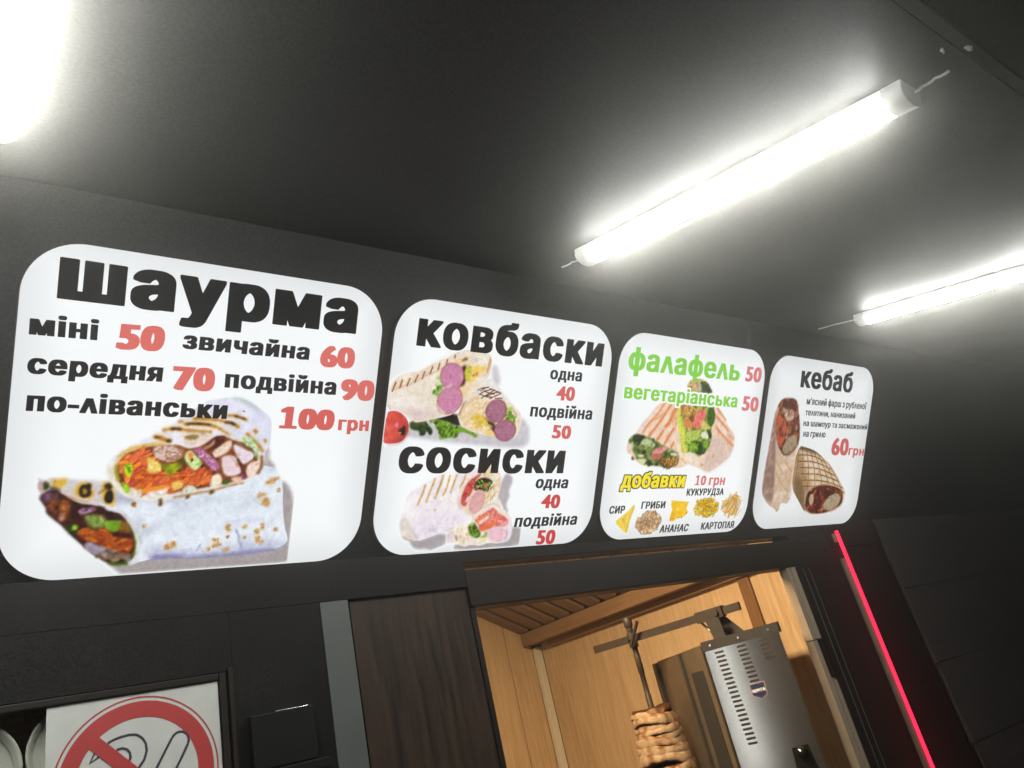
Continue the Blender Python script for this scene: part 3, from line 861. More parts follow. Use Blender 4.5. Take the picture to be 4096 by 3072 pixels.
# ------------------------------------------------------------------ backlit menu signs
WHITE = (245, 248, 249)
PRINT = {}
def ink_mat(name, c, k=1.0):
    key = (name, c, k)
    if key not in PRINT: PRINT[key] = glow(name, tuple(v * k for v in lin(c)), 1.0, sample=False)
    return PRINT[key]
EDGE = [(72.0, 692.0), (719.5, 1335.0), (1361.5, 1977.0), (2005.0, 2611.0)]
LEVEL = [1.04, 1.05, 1.04, 0.93]
LAB = ["backlit menu sign with one widest black heading and one big cut wrap",
       "backlit menu sign with pink sausage slices in wraps and a tomato",
       "backlit menu sign with green headings over a salad wrap and small topping pictures",
       "backlit menu sign with a short black heading, fine print and grilled rolls"]
V0, V1 = -465.0, 86.0
sign_root = []
for i in range(4):
    u0, u1 = EDGE[i]
    uc = (u0 + u1) / 2000
    root = empty("menu_sign", on_sign(uc, V0 / 1000, -0.0119), LAB[i], "menu sign", "backlit menu signs in a row over the window", rot=(math.pi / 2 + TILT, 0, 0))
    sign_root.append((root, uc))
    hw = (u1 - u0) / 2000; hh = (V1 - V0) / 1000; r = 0.088
    def rr(e):
        P = []
        for cx_, cy_, a0 in ((hw - r, hh - r, 0), (-hw + r, hh - r, 90), (-hw + r, r, 180), (hw - r, r, 270)):
            for k in range(17):
                a_ = math.radians(a0 + 90 * k / 16)
                P.append((cx_ + (r + e) * math.cos(a_), cy_ + (r + e) * math.sin(a_)))
        return P
    b = MB(); b.prism(rr(0.0), lambda a_, h, d: (a_, h, d), 0.0, 0.0105)
    b.build("rim", M['black'], root)
    b = MB(); vs = [(x, y, 0.0118) for x, y in rr(-0.0006)]
    vb = [(x, y, 0.0108) for x, y in rr(-0.0006)]; n_ = len(vs)
    b.add(vs + vb, [tuple(range(n_))] + [(k, n_ + k, n_ + (k + 1) % n_, (k + 1) % n_) for k in range(n_)])
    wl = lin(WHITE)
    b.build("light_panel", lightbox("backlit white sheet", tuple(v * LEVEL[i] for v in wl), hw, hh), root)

def put(i, name, V, F, mat, z):
    root, uc = sign_root[i]
    me = bpy.data.meshes.new(name)
    me.from_pydata([(x / 1000 - uc, (y - V0) / 1000, z) for x, y in V], [], F)
    me.materials.append(mat)
    o = bpy.data.objects.new(name, me); COL.objects.link(o); o.parent = root
    return o
def word(i, txt, pts, col, bx=0.055, by=0.020, ref='x', name="lettering", track=0.0, edge=None):
    if edge:
        ecol, g = edge
        V, F = lettering(txt, pts, bx, by, ref, 0, track, g)
        put(i, name, V, F, ink_mat("print", ecol, LEVEL[i]), 0.0128)
    V, F = lettering(txt, pts, bx, by, ref, 0, track)
    put(i, name, V, F, ink_mat("print", col, LEVEL[i]), 0.0134)
BK = (8, 10, 12); BK2 = (20, 22, 26); RD = (216, 106, 98); RD2 = (210, 92, 86); RD3 = (200, 62, 62)
GN = (128, 205, 68)
hv = dict(bx=0.062, by=0.026)
A_, B_, C_ = ([(121.9,-5.8)] + [(634.3,-6.7)] + [(121.6,60.7)])
word(0, "шаурма", [A_, B_, C_], BK, 0.072, 0.030, name="heading", track=-0.005)
word(0, "міні", [(89.2,-66.7),(184.8,-66.3),(88.9,-41.2)], BK, 0.07, 0.024)
word(0, "50", [(211.6,-77.6),(285.1,-75.0),(213.8,-32.6)], RD, 0.085, 0.03, 'c', "price", track=-0.03)
word(0, "звичайна", [(315.0,-66.6),(543.8,-66.4),(315.6,-42.7)], BK2, 0.066, 0.024)
word(0, "60", [(566.6,-77.0),(638.8,-75.5),(565.4,-33.4)], RD, 0.075, 0.03, 'c', "price", track=-0.03)
word(0, "середня", [(91.0,-127.8),(287.9,-127.3),(91.6,-102.8)], BK, 0.07, 0.024)
word(0, "70", [(304.5,-139.2),(375.7,-138.2),(303.8,-95.8)], RD, 0.085, 0.03, 'c', "price", track=-0.03)
word(0, "подвійна", [(392.8,-129.7),(606.2,-130.2),(392.4,-104.7)], BK2, 0.062, 0.024)
word(0, "90", [(615.5,-138.8),(688.7,-137.6),(615.2,-95.2)], RD, 0.08, 0.03, 'c', "price", track=-0.03)
word(0, "по-ліванськи", [(94.4,-187.2),(402.4,-186.9),(94.6,-162.0)], BK, 0.07, 0.024)
word(0, "100", [(500.1,-200.4),(609.3,-200.6),(501.0,-157.9)], RD2, 0.082, 0.03, 'c', "price", track=-0.03)
word(0, "грн", [(618.5,-199.9),(685.0,-199.7),(618.1,-178.1)], RD2, 0.062, 0.024, name="price")
word(1, "ковбаски", [(771.6,-15.4),(1302.5,-15.7),(772.0,43.0)], BK, 0.062, 0.024, name="heading", track=0.012)
word(1, "одна", [(1140.5,-58.3),(1241.4,-57.3),(1140.4,-35.9)], BK2, 0.050, 0.016)
word(1, "40", [(1167.3,-107.7),(1226.0,-106.7),(1166.6,-71.5)], RD2, 0.058, 0.022, 'c', "price", track=-0.02)
word(1, "подвійна", [(1094.1,-150.6),(1290.6,-150.2),(1094.6,-127.3)], BK2, 0.050, 0.016)
word(1, "50", [(1168.4,-200.4),(1228.9,-201.1),(1168.0,-165.8)], RD2, 0.058, 0.022, 'c', "price", track=-0.02)
word(1, "сосиски", [(761.8,-285.6),(1219.0,-286.5),(762.3,-229.0)], BK, 0.062, 0.024, name="heading", track=0.012)
word(1, "одна", [(1136.2,-322.3),(1238.6,-323.8),(1138.3,-300.1)], BK2, 0.052, 0.017)
word(1, "40", [(1160.7,-372.3),(1220.2,-373.4),(1162.2,-336.8)], RD3, 0.060, 0.022, 'c', "price", track=-0.02)
word(1, "подвійна", [(1086.9,-415.6),(1283.0,-417.3),(1089.6,-393.2)], BK2, 0.052, 0.017)
word(1, "50", [(1159.5,-461.4),(1218.5,-463.0),(1161.7,-424.1)], RD3, 0.060, 0.022, 'c', "price", track=-0.02)
word(2, "фалафель", [(1393.8,-14.0),(1853.7,-11.4),(1392.8,32.0)], GN, 0.052, 0.018, name="heading", track=-0.01)
word(2, "50", [(1880.3,-9.5),(1957.3,-8.5),(1880.1,37.7)], (214, 116, 118), 0.055, 0.022, 'c', "price", track=-0.02)
word(2, "вегетаріанська", [(1392.5,-89.5),(1859.3,-89.6),(1391.8,-59.8)], (130, 208, 54), 0.052, 0.018, edge=(WHITE, 4.5))
word(2, "50", [(1883.2,-97.0),(1962.1,-97.5),(1882.7,-50.7)], (214, 116, 118), 0.055, 0.022, 'c', "price", track=-0.02)
word(2, "добавки", [(1421.9,-325.1),(1672.2,-326.4),(1425.3,-291.9)], (246, 226, 40), 0.058, 0.022, name="heading", edge=((70, 62, 40), 3.0))
word(2, "10 грн", [(1716.7,-320.8),(1849.8,-321.3),(1718.7,-291.6)], (212, 108, 108), 0.050, 0.018, 'c', "price")
GY = (34, 28, 28)
word(2, "КУКУРУДЗА", [(1686.5,-350.7),(1851.8,-351.1),(1687.5,-330.4)], GY, 0.060, 0.020, 'c')
word(2, "СИР", [(1392.0,-393.3),(1448.7,-393.4),(1393.3,-373.0)], GY, 0.060, 0.020, 'c')
word(2, "ГРИБИ", [(1509.7,-383.7),(1604.0,-384.3),(1510.9,-363.7)], GY, 0.060, 0.020, 'c')
word(2, "АНАНАС", [(1593.9,-452.9),(1712.5,-453.7),(1597.6,-431.7)], GY, 0.060, 0.020, 'c')
word(2, "КАРТОПЛЯ", [(1768.6,-452.3),(1920.2,-453.2),(1770.4,-431.3)], GY, 0.060, 0.020, 'c')
word(3, "кебаб", [(2164.9,-8.0),(2471.6,-6.5),(2161.6,45.4)], BK, 0.052, 0.018, name="heading", track=-0.01)
word(3, "м'ясний фарш з рубленої", [(2212.3,-60.6),(2578.6,-59.0),(2211.8,-43.0)], BK2, 0.046, 0.014)
word(3, "телятини, нанизаний", [(2212.5,-96.0),(2513.6,-94.7),(2213.2,-80.5)], BK2, 0.046, 0.014)
word(3, "на шампур та засмажений", [(2210.1,-131.1),(2602.3,-130.0),(2210.3,-116.0)], BK2, 0.046, 0.014)
word(3, "на грилю", [(2217.1,-166.0),(2347.0,-165.2),(2217.1,-149.7)], BK2, 0.046, 0.014)
word(3, "60", [(2395.1,-223.4),(2501.3,-223.4),(2391.3,-161.7)], (206, 92, 92), 0.058, 0.022, 'c', "price", track=-0.02)
word(3, "грн", [(2503.0,-221.8),(2605.2,-223.1),(2502.5,-197.2)], (206, 92, 92), 0.046, 0.016, name="price")

# badge lettering on the grill
V, F = lettering("REMTA", [BT[0], BT[1], BT[2]], 0.02, 0.01, 'c', 0)
b = MB(); b.add([st(x, z, 0.0053) for x, z in V], F)
b.build("badge_lettering", M['badgetext'], badge)
# ------------------------------------------------------------------ printed food pictures: painted in code on a fine mesh, sheet millimetres
def vnoise(X, Y, sc, seed, octv=3):
    out = np.zeros(X.shape); amp = 1.0; tot = 0
    r = np.random.default_rng(seed)
    for o in range(octv):
        tab = r.random((64, 64))
        x = X / sc; y = Y / sc
        xi = np.floor(x).astype(int); yi = np.floor(y).astype(int)
        fx = x - xi; fy = y - yi
        fx = fx * fx * (3 - 2 * fx); fy = fy * fy * (3 - 2 * fy)
        g = lambda a, b_: tab[a % 64, b_ % 64]
        v = (g(xi, yi) * (1 - fx) + g(xi + 1, yi) * fx) * (1 - fy) + (g(xi, yi + 1) * (1 - fx) + g(xi + 1, yi + 1) * fx) * fy
        out += amp * v; tot += amp; amp *= 0.5; sc *= 0.47
    return out / tot
def chaikin(P, n=2, closed=True):
    for _ in range(n):
        Q = []
        m_ = len(P)
        if not closed: Q.append(P[0])
        for i in range(m_ if closed else m_ - 1):
            a, c = P[i], P[(i+1) % m_]
            Q += [(a[0]*.75 + c[0]*.25, a[1]*.75 + c[1]*.25), (a[0]*.25 + c[0]*.75, a[1]*.25 + c[1]*.75)]
        if not closed: Q.append(P[-1])
        P = Q
    return P
class Sheet:
    def __init__(s, x0, x1, y0, y1, res, seed=1):
        s.res = res; s.x0, s.y0 = x0, y0
        s.nx = int((x1 - x0) / res) + 1; s.ny = int((y1 - y0) / res) + 1
        s.X, s.Y = np.meshgrid(x0 + np.arange(s.nx) * res, y0 + np.arange(s.ny) * res, indexing='ij')
        s.C = np.zeros((s.nx, s.ny, 3)) + np.array(WHITE, float)
        s.A = np.zeros((s.nx, s.ny))
        s.r = random.Random(seed); s.seed = seed; s.hold = None
    def keep(s, P):
        w_, M_ = s.mask(chaikin(P, 1), 0.0); s.hold = np.zeros(s.A.shape); s.hold[w_] = M_
    def free(s): s.hold = None
    def win(s, xs, ys, pad):
        a = max(0, int((min(xs) - pad - s.x0) / s.res)); b_ = min(s.nx, int((max(xs) + pad - s.x0) / s.res) + 2)
        c = max(0, int((min(ys) - pad - s.y0) / s.res)); d = min(s.ny, int((max(ys) + pad - s.y0) / s.res) + 2)
        return slice(a, max(b_, a)), slice(c, max(d, c))
    def mask(s, P, blur=0.0):
        xs = [p[0] for p in P]; ys = [p[1] for p in P]
        w_ = s.win(xs, ys, blur * 2 + s.res)
        X = s.X[w_]; Y = s.Y[w_]; M_ = np.zeros(X.shape)
        if not X.size: return w_, M_
        q = s.res / 4
        for ox, oy in ((-q, -q), (q, -q), (-q, q), (q, q)):
            ins = np.zeros(X.shape, bool); xx = X + ox; yy = Y + oy
            for i in range(len(P)):
                ax, ay = P[i]; bx_, by_ = P[(i+1) % len(P)]
                if ay == by_: continue
                ins ^= ((ay <= yy) != (by_ <= yy)) & (xx < ax + (yy - ay) * (bx_ - ax) / (by_ - ay))
            M_ += ins * 0.25
        k = int(round(blur / s.res))
        if k > 0:
            ker = np.ones(2 * k + 1) / (2 * k + 1)
            for ax in (0, 1):
                for _ in range(2): M_ = np.apply_along_axis(lambda v: np.convolve(v, ker, mode='same') if len(v) >= len(ker) else v, ax, M_)
        return w_, M_
    def lay(s, w_, M_, col):
        if s.hold is not None: M_ = M_ * s.hold[w_]
        a = M_[..., None]
        s.C[w_] = s.C[w_] * (1 - a) + np.asarray(col, float) * a
        s.A[w_] = np.maximum(s.A[w_], M_)
    def poly(s, P, col, a=1.0, blur=0.0, sm=1):
        P = chaikin(P, sm) if sm else P
        w_, M_ = s.mask(P, blur); s.lay(w_, M_ * a, col)
    def tex(s, P, cols, sc, a=1.0, blur=0.0, sm=1, octv=3, con=1.5):
        """region filled from a palette by noise"""
        P = chaikin(P, sm) if sm else P
        w_, M_ = s.mask(P, blur); s.seed += 1
        n_ = vnoise(s.X[w_] + 500, s.Y[w_] + 900, sc, s.seed, octv)
        t = np.clip((n_ - 0.5) * con + 0.5, 0, 0.9999) * (len(cols) - 1)
        i = t.astype(int); f = (t - i)[..., None]; c = np.array(cols, float)
        s.lay(w_, M_ * a, c[i] * (1 - f) + c[np.minimum(i + 1, len(cols) - 1)] * f)
    def dot(s, p, rx, ry, ang, col, a=1.0, blur=0.0, wob=0.12):
        if isinstance(p, list): p = p[0]
        ca, sa = math.cos(ang), math.sin(ang); P = []
        w1, w2 = s.r.uniform(0, 6.3), s.r.uniform(0, 6.3)
        for k in range(14):
            t = 2 * math.pi * k / 14; q = 1 + wob * math.sin(2 * t + w1) + wob * 0.7 * math.sin(3 * t + w2)
            x, y = rx * q * math.cos(t), ry * q * math.sin(t)
            P.append((p[0] + x * ca - y * sa, p[1] + x * sa + y * ca))
        s.poly(P, col, a, blur, 1)
    def line(s, P, wd, col, a=1.0, blur=0.0, wob=0.25, taper=True):
        P = chaikin(P, 2, False); L, R = [], []
        n_ = len(P)
        for i, p in enumerate(P):
            q0, q1 = P[max(i-1, 0)], P[min(i+1, n_-1)]
            dx, dy = q1[0]-q0[0], q1[1]-q0[1]; l = math.hypot(dx, dy) or 1
            h = wd / 2 * (1 + s.r.uniform(-wob, wob))
            if taper and (i == 0 or i == n_ - 1): h *= 0.35
            L.append((p[0] - dy / l * h, p[1] + dx / l * h)); R.append((p[0] + dy / l * h, p[1] - dx / l * h))
        s.poly(L + R[::-1], col, a, blur, 0)
    def bits(s, P, n_, lw, cols, ang=0.0, dang=3.2, a=1.0, blur=0.0, shade=0.0):
        xs = [p[0] for p in P]; ys = [p[1] for p in P]; k = 0; tries = 0
        while k < n_ and tries < n_ * 30:
            tries += 1
            x, y = s.r.uniform(min(xs), max(xs)), s.r.uniform(min(ys), max(ys)); ins = False
            for i in range(len(P)):
                (ax, ay), (bx_, by_) = P[i], P[(i+1) % len(P)]
                if (ay <= y) != (by_ <= y) and x < ax + (y - ay) * (bx_ - ax) / (by_ - ay): ins = not ins
            if not ins: continue
            k += 1
            c = s.r.choice(cols); v = s.r.uniform(0.9, 1.08); q = s.r.uniform(0.7, 1.25)
            c = tuple(min(255, t * v) for t in c); an = ang + s.r.uniform(-dang, dang)
            if shade: s.dot((x + 0.4, y - 0.5), lw[0] * q * 1.08, lw[1] * q * 1.2, an, tuple(t * 0.55 for t in c), shade, blur + s.res * 0.5)
            s.dot((x, y), lw[0] * q, lw[1] * q, an, c, a, blur)
    def emit(s, i, name, cut=0.02, clip=None):
        root, uc = sign_root[i]
        gr_ = s.C + ((vnoise(s.X, s.Y, 2.4, 99 + i, 2) - 0.5) * 20 + (vnoise(s.X, s.Y, 9.0, 199 + i, 2) - 0.5) * 16)[..., None] * np.minimum(1, s.A)[..., None]
        c = np.clip(gr_, 0, 255) / 255.0
        c = np.where(c <= 0.04045, c / 12.92, ((c + 0.055) / 1.055) ** 2.4)
        c = np.clip(np.power(c, 1.16) * 1.02 - 0.02, 0, 1) * LEVEL[i]
        keep = s.A > cut
        cell = (keep[:-1, :-1] | keep[1:, :-1] | keep[:-1, 1:] | keep[1:, 1:])
        if clip: 
            inside = clip(s.X, s.Y); cell &= inside[:-1, :-1] & inside[1:, :-1] & inside[:-1, 1:] & inside[1:, 1:]
        idx = np.arange(s.nx * s.ny).reshape(s.nx, s.ny)
        F = np.stack([idx[:-1, :-1][cell], idx[1:, :-1][cell], idx[1:, 1:][cell], idx[:-1, 1:][cell]], 1)
        used = np.unique(F); rm = np.zeros(s.nx * s.ny, int); rm[used] = np.arange(len(used)); F = rm[F]
        V = np.stack([s.X.ravel()[used] / 1000 - uc, (s.Y.ravel()[used] - V0) / 1000, np.full(len(used), 0.0123)], 1)
        me = bpy.data.meshes.new(name)
        me.vertices.add(len(V)); me.vertices.foreach_set("co", V.astype(np.float32).ravel())
        me.loops.add(F.size); me.loops.foreach_set("vertex_index", F.astype(np.int32).ravel())
        me.polygons.add(len(F)); me.polygons.foreach_set("loop_start", np.arange(0, F.size, 4, dtype=np.int32))
        me.update(calc_edges=True)
        at = me.color_attributes.new("print_colour", 'FLOAT_COLOR', 'POINT')
        at.data.foreach_set("color", np.concatenate([c.reshape(-1, 3)[used], np.ones((len(used), 1))], 1).astype(np.float32).ravel())
        me.materials.append(M['picture'])
        o = bpy.data.objects.new(name, me); COL.objects.link(o); o.parent = root
        return o
def picture_mat():
    m = bpy.data.materials.new("backlit printed picture"); m.use_nodes = True
    t = m.node_tree; t.nodes.remove(t.nodes["Principled BSDF"])
    a = t.nodes.new("ShaderNodeAttribute"); a.attribute_name = "print_colour"
    e = t.nodes.new("ShaderNodeEmission")
    t.links.new(a.outputs["Color"], e.inputs[0]); t.links.new(e.outputs[0], t.nodes["Material Output"].inputs[0])
    m.cycles.emission_sampling = 'NONE'
    return m
M['picture'] = picture_mat()
OR = [(232, 130, 70), (226, 118, 72), (240, 146, 62), (214, 100, 80), (236, 138, 84)]
BR = [(70, 45, 25), (110, 72, 36), (150, 105, 55)]
CR = [(240, 232, 222), (232, 220, 205), (246, 240, 235)]

# ---------- sign one: two halves of a big wrap
k = Sheet(100, 545, -462, -112, 1.25, 11)
k.poly([(475.4,-249.8),(490.2,-260.7),(502.8,-274.4),(500.8,-307.8),(519.6,-301.0),(529.6,-308.1),(540.1,-325.2),(546.5,-353.7),(549.0,-386.6),(557.0,-419.9),(565.4,-443.4),(553.7,-455.6),(537.1,-462.3),(489.8,-465.0),(410.1,-464.1),(335.5,-463.7),(265.4,-462.7)] + [(260.8,-470.4),(235.6,-444.8),(194.0,-407.2),(264.1,-387.5)], (176, 169, 168), 1, 3)
k.poly([(456.3,-209.3),(471.8,-215.6),(487.9,-238.6),(488.1,-266.2),(478.0,-274.6)], (196, 189, 190), 1, 3)
LW = [(119.0,-293.9),(121.6,-293.5),(127.5,-298.1),(133.9,-297.1),(139.4,-294.6),(143.2,-295.1),(150.0,-297.1),(158.3,-293.3),(169.2,-297.2),(184.2,-300.7),(195.3,-297.6),(201.5,-301.0),(218.1,-299.8)] + [(317.2,-267.7),(477.7,-271.5),(495.9,-274.7),(503.1,-277.2),(511.4,-289.8),(520.1,-308.0),(524.9,-356.0),(532.5,-393.0),(541.3,-414.8),(540.5,-420.5),(532.1,-428.5),(517.1,-434.0),(486.8,-436.0),(460.0,-438.5),(427.0,-439.1),(389.9,-439.9),(357.6,-440.3),(339.0,-437.1),(315.1,-436.8),(297.7,-438.9)] + [(278.6,-443.4),(271.5,-446.8),(251.4,-447.1),(235.5,-443.6),(216.0,-430.6),(193.3,-410.7),(172.9,-390.1),(160.1,-374.8),(144.8,-361.9),(134.5,-350.9),(134.9,-344.3),(129.6,-336.9),(124.4,-330.1),(122.6,-324.6),(125.6,-321.3),(122.8,-315.8),(119.5,-309.1),(120.7,-299.8)]
k.tex(LW, [(208, 214, 226), (224, 231, 240), (233, 239, 247), (218, 224, 235)], 40)
k.tex([(295.8,-418.8),(337.8,-423.9),(369.0,-431.1),(406.5,-428.1),(458.2,-421.5),(512.5,-417.5),(533.8,-418.7),(536.5,-430.2),(487.4,-441.3),(420.8,-442.5),(333.2,-439.3),(297.7,-439.5)], [(150, 148, 184), (190, 193, 216), (128, 126, 170)], 22, 0.6, 6)
k.poly([(297.1,-433.0),(338.6,-433.1),(357.4,-438.3),(389.6,-437.1),(433.3,-436.5),(514.1,-431.7),(517.2,-434.7),(460.0,-438.9),(389.9,-440.2),(357.6,-440.4),(339.0,-437.4),(297.7,-439.0)], (104, 98, 158), 0.9, 2)
k.tex([(230.2,-310.3),(259.0,-330.6),(302.5,-335.1),(336.7,-329.7),(337.5,-338.3),(259.7,-337.7),(226.5,-339.2)], [(170, 168, 188), (200, 200, 215)], 14, 0.8, 4)
for q in [(379.1,-419.7),(363.3,-422.8),(451.1,-417.0),(484.4,-413.2),(448.3,-403.1),(439.0,-389.0),(341.0,-329.9),(398.8,-349.8),(438.8,-361.7),(328.0,-384.2)]:
    k.line([q, (q[0] + 3, q[1] - 8), (q[0] + 9, q[1] - 16)], 1.8, (176, 180, 208), 0.6, 1)
k.line([(440.0,-393.2),(446.5,-404.4),(447.5,-414.1),(453.1,-424.0),(452.6,-432.2)], 2.2, (140, 140, 178), 0.9, 1)
k.line([(461.2,-326.7),(467.0,-337.8),(485.9,-349.3),(497.2,-352.4)], 1.4, (190, 188, 200), 0.8, 1)
k.line([(373.9,-430.1),(377.9,-419.7),(380.1,-417.1)], 2.0, (130, 128, 176), 0.8, 1)
# scorch spots on the lower tortilla
for q, rx, ry in (([(425.2,-389.1)], 6, 6.5), ([(322.9,-418.4)], 6, 5), ([(332.7,-415.1)], 6, 6), ([(404.8,-410.4)], 6, 4), ([(407.6,-420.0)], 8, 4), ([(394.3,-426.6)], 3.5, 3.5), ([(425.4,-429.9)], 6, 4), ([(480.1,-397.7)], 6, 5), ([(489.3,-388.4)], 4, 6), ([(483.0,-413.2)], 6, 6), ([(489.1,-419.1)], 4, 3), ([(515.1,-395.8)], 4, 3.5), ([(456.1,-387.7)], 4, 4), ([(456.9,-408.4)], 3, 2.5), ([(426.9,-405.5)], 2.5, 2), ([(494.8,-303.6)], 9, 5), ([(502.5,-297.4)], 8, 3.5), ([(481.0,-328.4)], 8, 5), ([(489.0,-339.7)], 8, 7), ([(493.8,-346.0)], 6, 4), ([(513.2,-319.2)], 3, 4), ([(283.7,-380.0)], 3, 3), ([(263.7,-341.3)], 3, 5)):
    k.dot(q, rx * 1.25, ry * 1.25, 0.3, (226, 196, 150), 0.5, 2.5, 0.25)
    k.dot(q, rx * 0.85, ry * 0.85, 0.3, (196, 146, 82), 0.8, 1.5, 0.3)
    k.bits([(q[0][0] - rx, q[0][1] - ry), (q[0][0] + rx, q[0][1] - ry), (q[0][0] + rx, q[0][1] + ry), (q[0][0] - rx, q[0][1] + ry)], 7, (1.6, 1.2), [(160, 110, 56), (206, 160, 96), (222, 190, 140)], 0, 3, 0.7, 0.6)
# grilled upper lip of the lower wrap
k.tex([(126.6,-298.1),(134.9,-297.1),(143.2,-294.9),(150.0,-297.1),(162.0,-303.9),(158.8,-311.8),(150.2,-311.7),(138.3,-304.9),(130.7,-303.7)], [(214, 170, 90), (236, 222, 205), (170, 130, 70)], 10, 0.85, 2)
k.tex([(161.4,-296.1),(175.2,-298.4),(194.8,-298.5),(218.1,-300.3),(225.0,-309.1),(226.4,-338.1),(198.0,-336.3),(177.8,-330.1),(155.3,-315.1),(162.2,-306.2)], [(226, 216, 214), (208, 202, 210), (236, 230, 232)], 22, 0.9, 2)
for q, rx, ry, an in (([(186.5,-316.6)], 13, 17, 0.3), ([(223.4,-326.4)], 11, 18, 0.1), ([(220.9,-309.0)], 10, 9, 0.2), ([(150.5,-303.8)], 11, 8, 0.4)):
    k.dot(q, rx, ry, an, (222, 182, 70), 0.9, 3)
k.dot([(187.5,-317.2)], 8, 13, 0.3, (58, 42, 24), 1, 1.2); k.dot([(187.3,-316.7)], 3.2, 6, 0.3, (186, 158, 70), 1, 0.8); k.dot([(191.7,-308.7)], 5, 5, 0.3, (56, 42, 28), 1, 1)
k.dot([(224.0,-327.0)], 6.2, 13, 0.1, (38, 28, 18), 1, 1); k.dot([(221.9,-309.0)], 6, 6.5, 0.5, (54, 40, 26), 1, 1.2); k.line([(206.8,-321.5),(215.4,-315.9),(219.0,-311.3)], 3, (150, 120, 60), 0.9, 1)
# dark cut face
CF = [(123.2,-325.7),(132.6,-315.9),(141.9,-313.8),(155.6,-319.6),(170.1,-331.1),(184.3,-338.2),(198.3,-339.1),(210.5,-341.2),(222.0,-346.1),(234.9,-352.3),(245.5,-354.9),(254.8,-365.8),(267.1,-385.3),(273.9,-402.2),(275.1,-421.4),(268.7,-440.1),(251.3,-445.9),(235.5,-443.6),(216.0,-430.6),(193.3,-410.7),(172.9,-390.1),(160.1,-374.8),(144.8,-361.9),(134.6,-350.9),(134.9,-344.3),(129.6,-336.9)]
k.tex(CF, [(38, 22, 18), (84, 48, 38), (60, 34, 28), (120, 80, 60)], 13, 1, 1)
k.tex([(123.1,-324.6),(132.6,-315.9),(141.3,-318.2),(150.6,-328.5),(142.6,-335.0),(130.4,-334.7)], [(96, 70, 96), (130, 100, 126), (80, 54, 66)], 9, 0.95, 2)
k.tex([(120.0,-309.1),(121.1,-299.8),(126.7,-299.8),(132.2,-310.3),(130.0,-318.1),(124.5,-319.1)], [(196, 170, 176), (214, 180, 160), (180, 150, 170)], 9, 1, 1)
k.tex([(126.8,-301.5),(132.3,-300.4),(137.6,-308.2),(132.5,-314.8),(128.8,-314.7)], [(60, 84, 40), (40, 56, 36), (106, 140, 60)], 6, 1, 1)
k.tex([(150.2,-311.7),(137.6,-308.2),(134.1,-311.5),(141.3,-318.2),(154.8,-320.7)], [(52, 34, 30), (88, 60, 52)], 8, 0.9, 2)
k.tex([(151.8,-331.8),(164.2,-329.8),(169.0,-342.4),(164.9,-362.6),(158.8,-370.3),(154.1,-360.0)], [(196, 134, 84), (150, 90, 50), (210, 160, 120)], 9, 1, 2)
k.tex([(135.5,-328.2),(148.8,-329.5),(153.6,-353.2),(144.5,-358.5),(136.1,-348.2)], [(112, 66, 44), (150, 92, 60), (84, 46, 34)], 9, 0.95, 2)
k.poly([(153.7,-355.4),(160.6,-356.8),(159.3,-364.6),(155.7,-367.9)], (226, 196, 206), 0.95, 2)
k.tex([(178.5,-350.6),(185.0,-346.2),(196.6,-343.1),(205.7,-344.5),(207.1,-349.1),(199.4,-352.4),(189.7,-355.5),(181.8,-355.8)], [(150, 104, 150), (196, 160, 198), (120, 76, 120)], 7, 1, 1)
k.tex([(188.9,-357.7),(199.7,-356.4),(214.9,-357.5),(222.6,-364.7),(224.9,-379.9),(201.8,-381.2),(196.1,-372.9)], [(150, 170, 110), (176, 190, 130), (116, 140, 60)], 12, 1, 2)
k.tex([(219.8,-368.1),(233.1,-367.4),(248.6,-367.4),(247.5,-378.5),(242.2,-388.8),(227.6,-387.6),(222.0,-380.9)], [(150, 186, 70), (128, 170, 62), (110, 150, 60)], 10, 1, 1.5)
k.tex([(246.6,-367.9),(257.3,-370.6),(267.3,-387.6),(262.4,-392.1),(246.3,-389.0),(242.5,-380.6)], [(120, 134, 50), (166, 84, 50), (110, 120, 40)], 10, 0.95, 2)
k.tex([(160.1,-374.8),(171.6,-373.6),(183.2,-372.4),(181.2,-383.7),(185.0,-394.2),(177.0,-392.6)], [(70, 96, 38), (48, 62, 30), (126, 166, 60)], 9, 0.95, 2)
k.dot([(177.3,-377.8)], 4.5, 4, 0.4, (156, 204, 66), 1, 1)
CA = [(182.2,-383.7),(194.8,-380.9),(222.3,-385.6),(244.0,-398.3),(265.3,-401.8),(270.3,-410.4),(265.4,-426.7),(240.9,-421.7),(208.9,-405.8),(187.0,-394.3)]
k.tex(CA, [(170, 88, 46), (206, 112, 58), (120, 60, 38)], 12, 0.9, 3)
k.bits(CA, 46, (8, 2.6), [(214, 118, 62), (196, 98, 56), (226, 140, 74), (164, 80, 46)], -0.2, 0.8, 0.9, 0.8, 0.5)
k.bits([(191.9,-406.0),(209.1,-408.1),(246.1,-422.0),(267.7,-428.1),(263.4,-439.7),(231.9,-437.5),(213.7,-426.9)], 70, (5, 3), [(150, 132, 122), (176, 160, 150), (110, 92, 84), (150, 120, 90)], 0, 3, 0.8, 1.2)
k.bits([(192.9,-406.0),(203.9,-406.7),(219.9,-416.9),(213.5,-424.6),(200.6,-414.5)], 16, (6, 4), [(150, 138, 160), (176, 166, 184)], 0, 3, 0.8, 1.5)
k.line([(268.3,-387.7),(274.2,-405.8),(275.0,-420.2),(270.2,-433.0)], 6, (116, 152, 44), 0.95, 1.2)
k.line([(232.1,-439.9),(242.8,-443.6),(258.6,-444.7),(266.7,-441.1)], 6, (84, 110, 44), 0.9, 1.5)
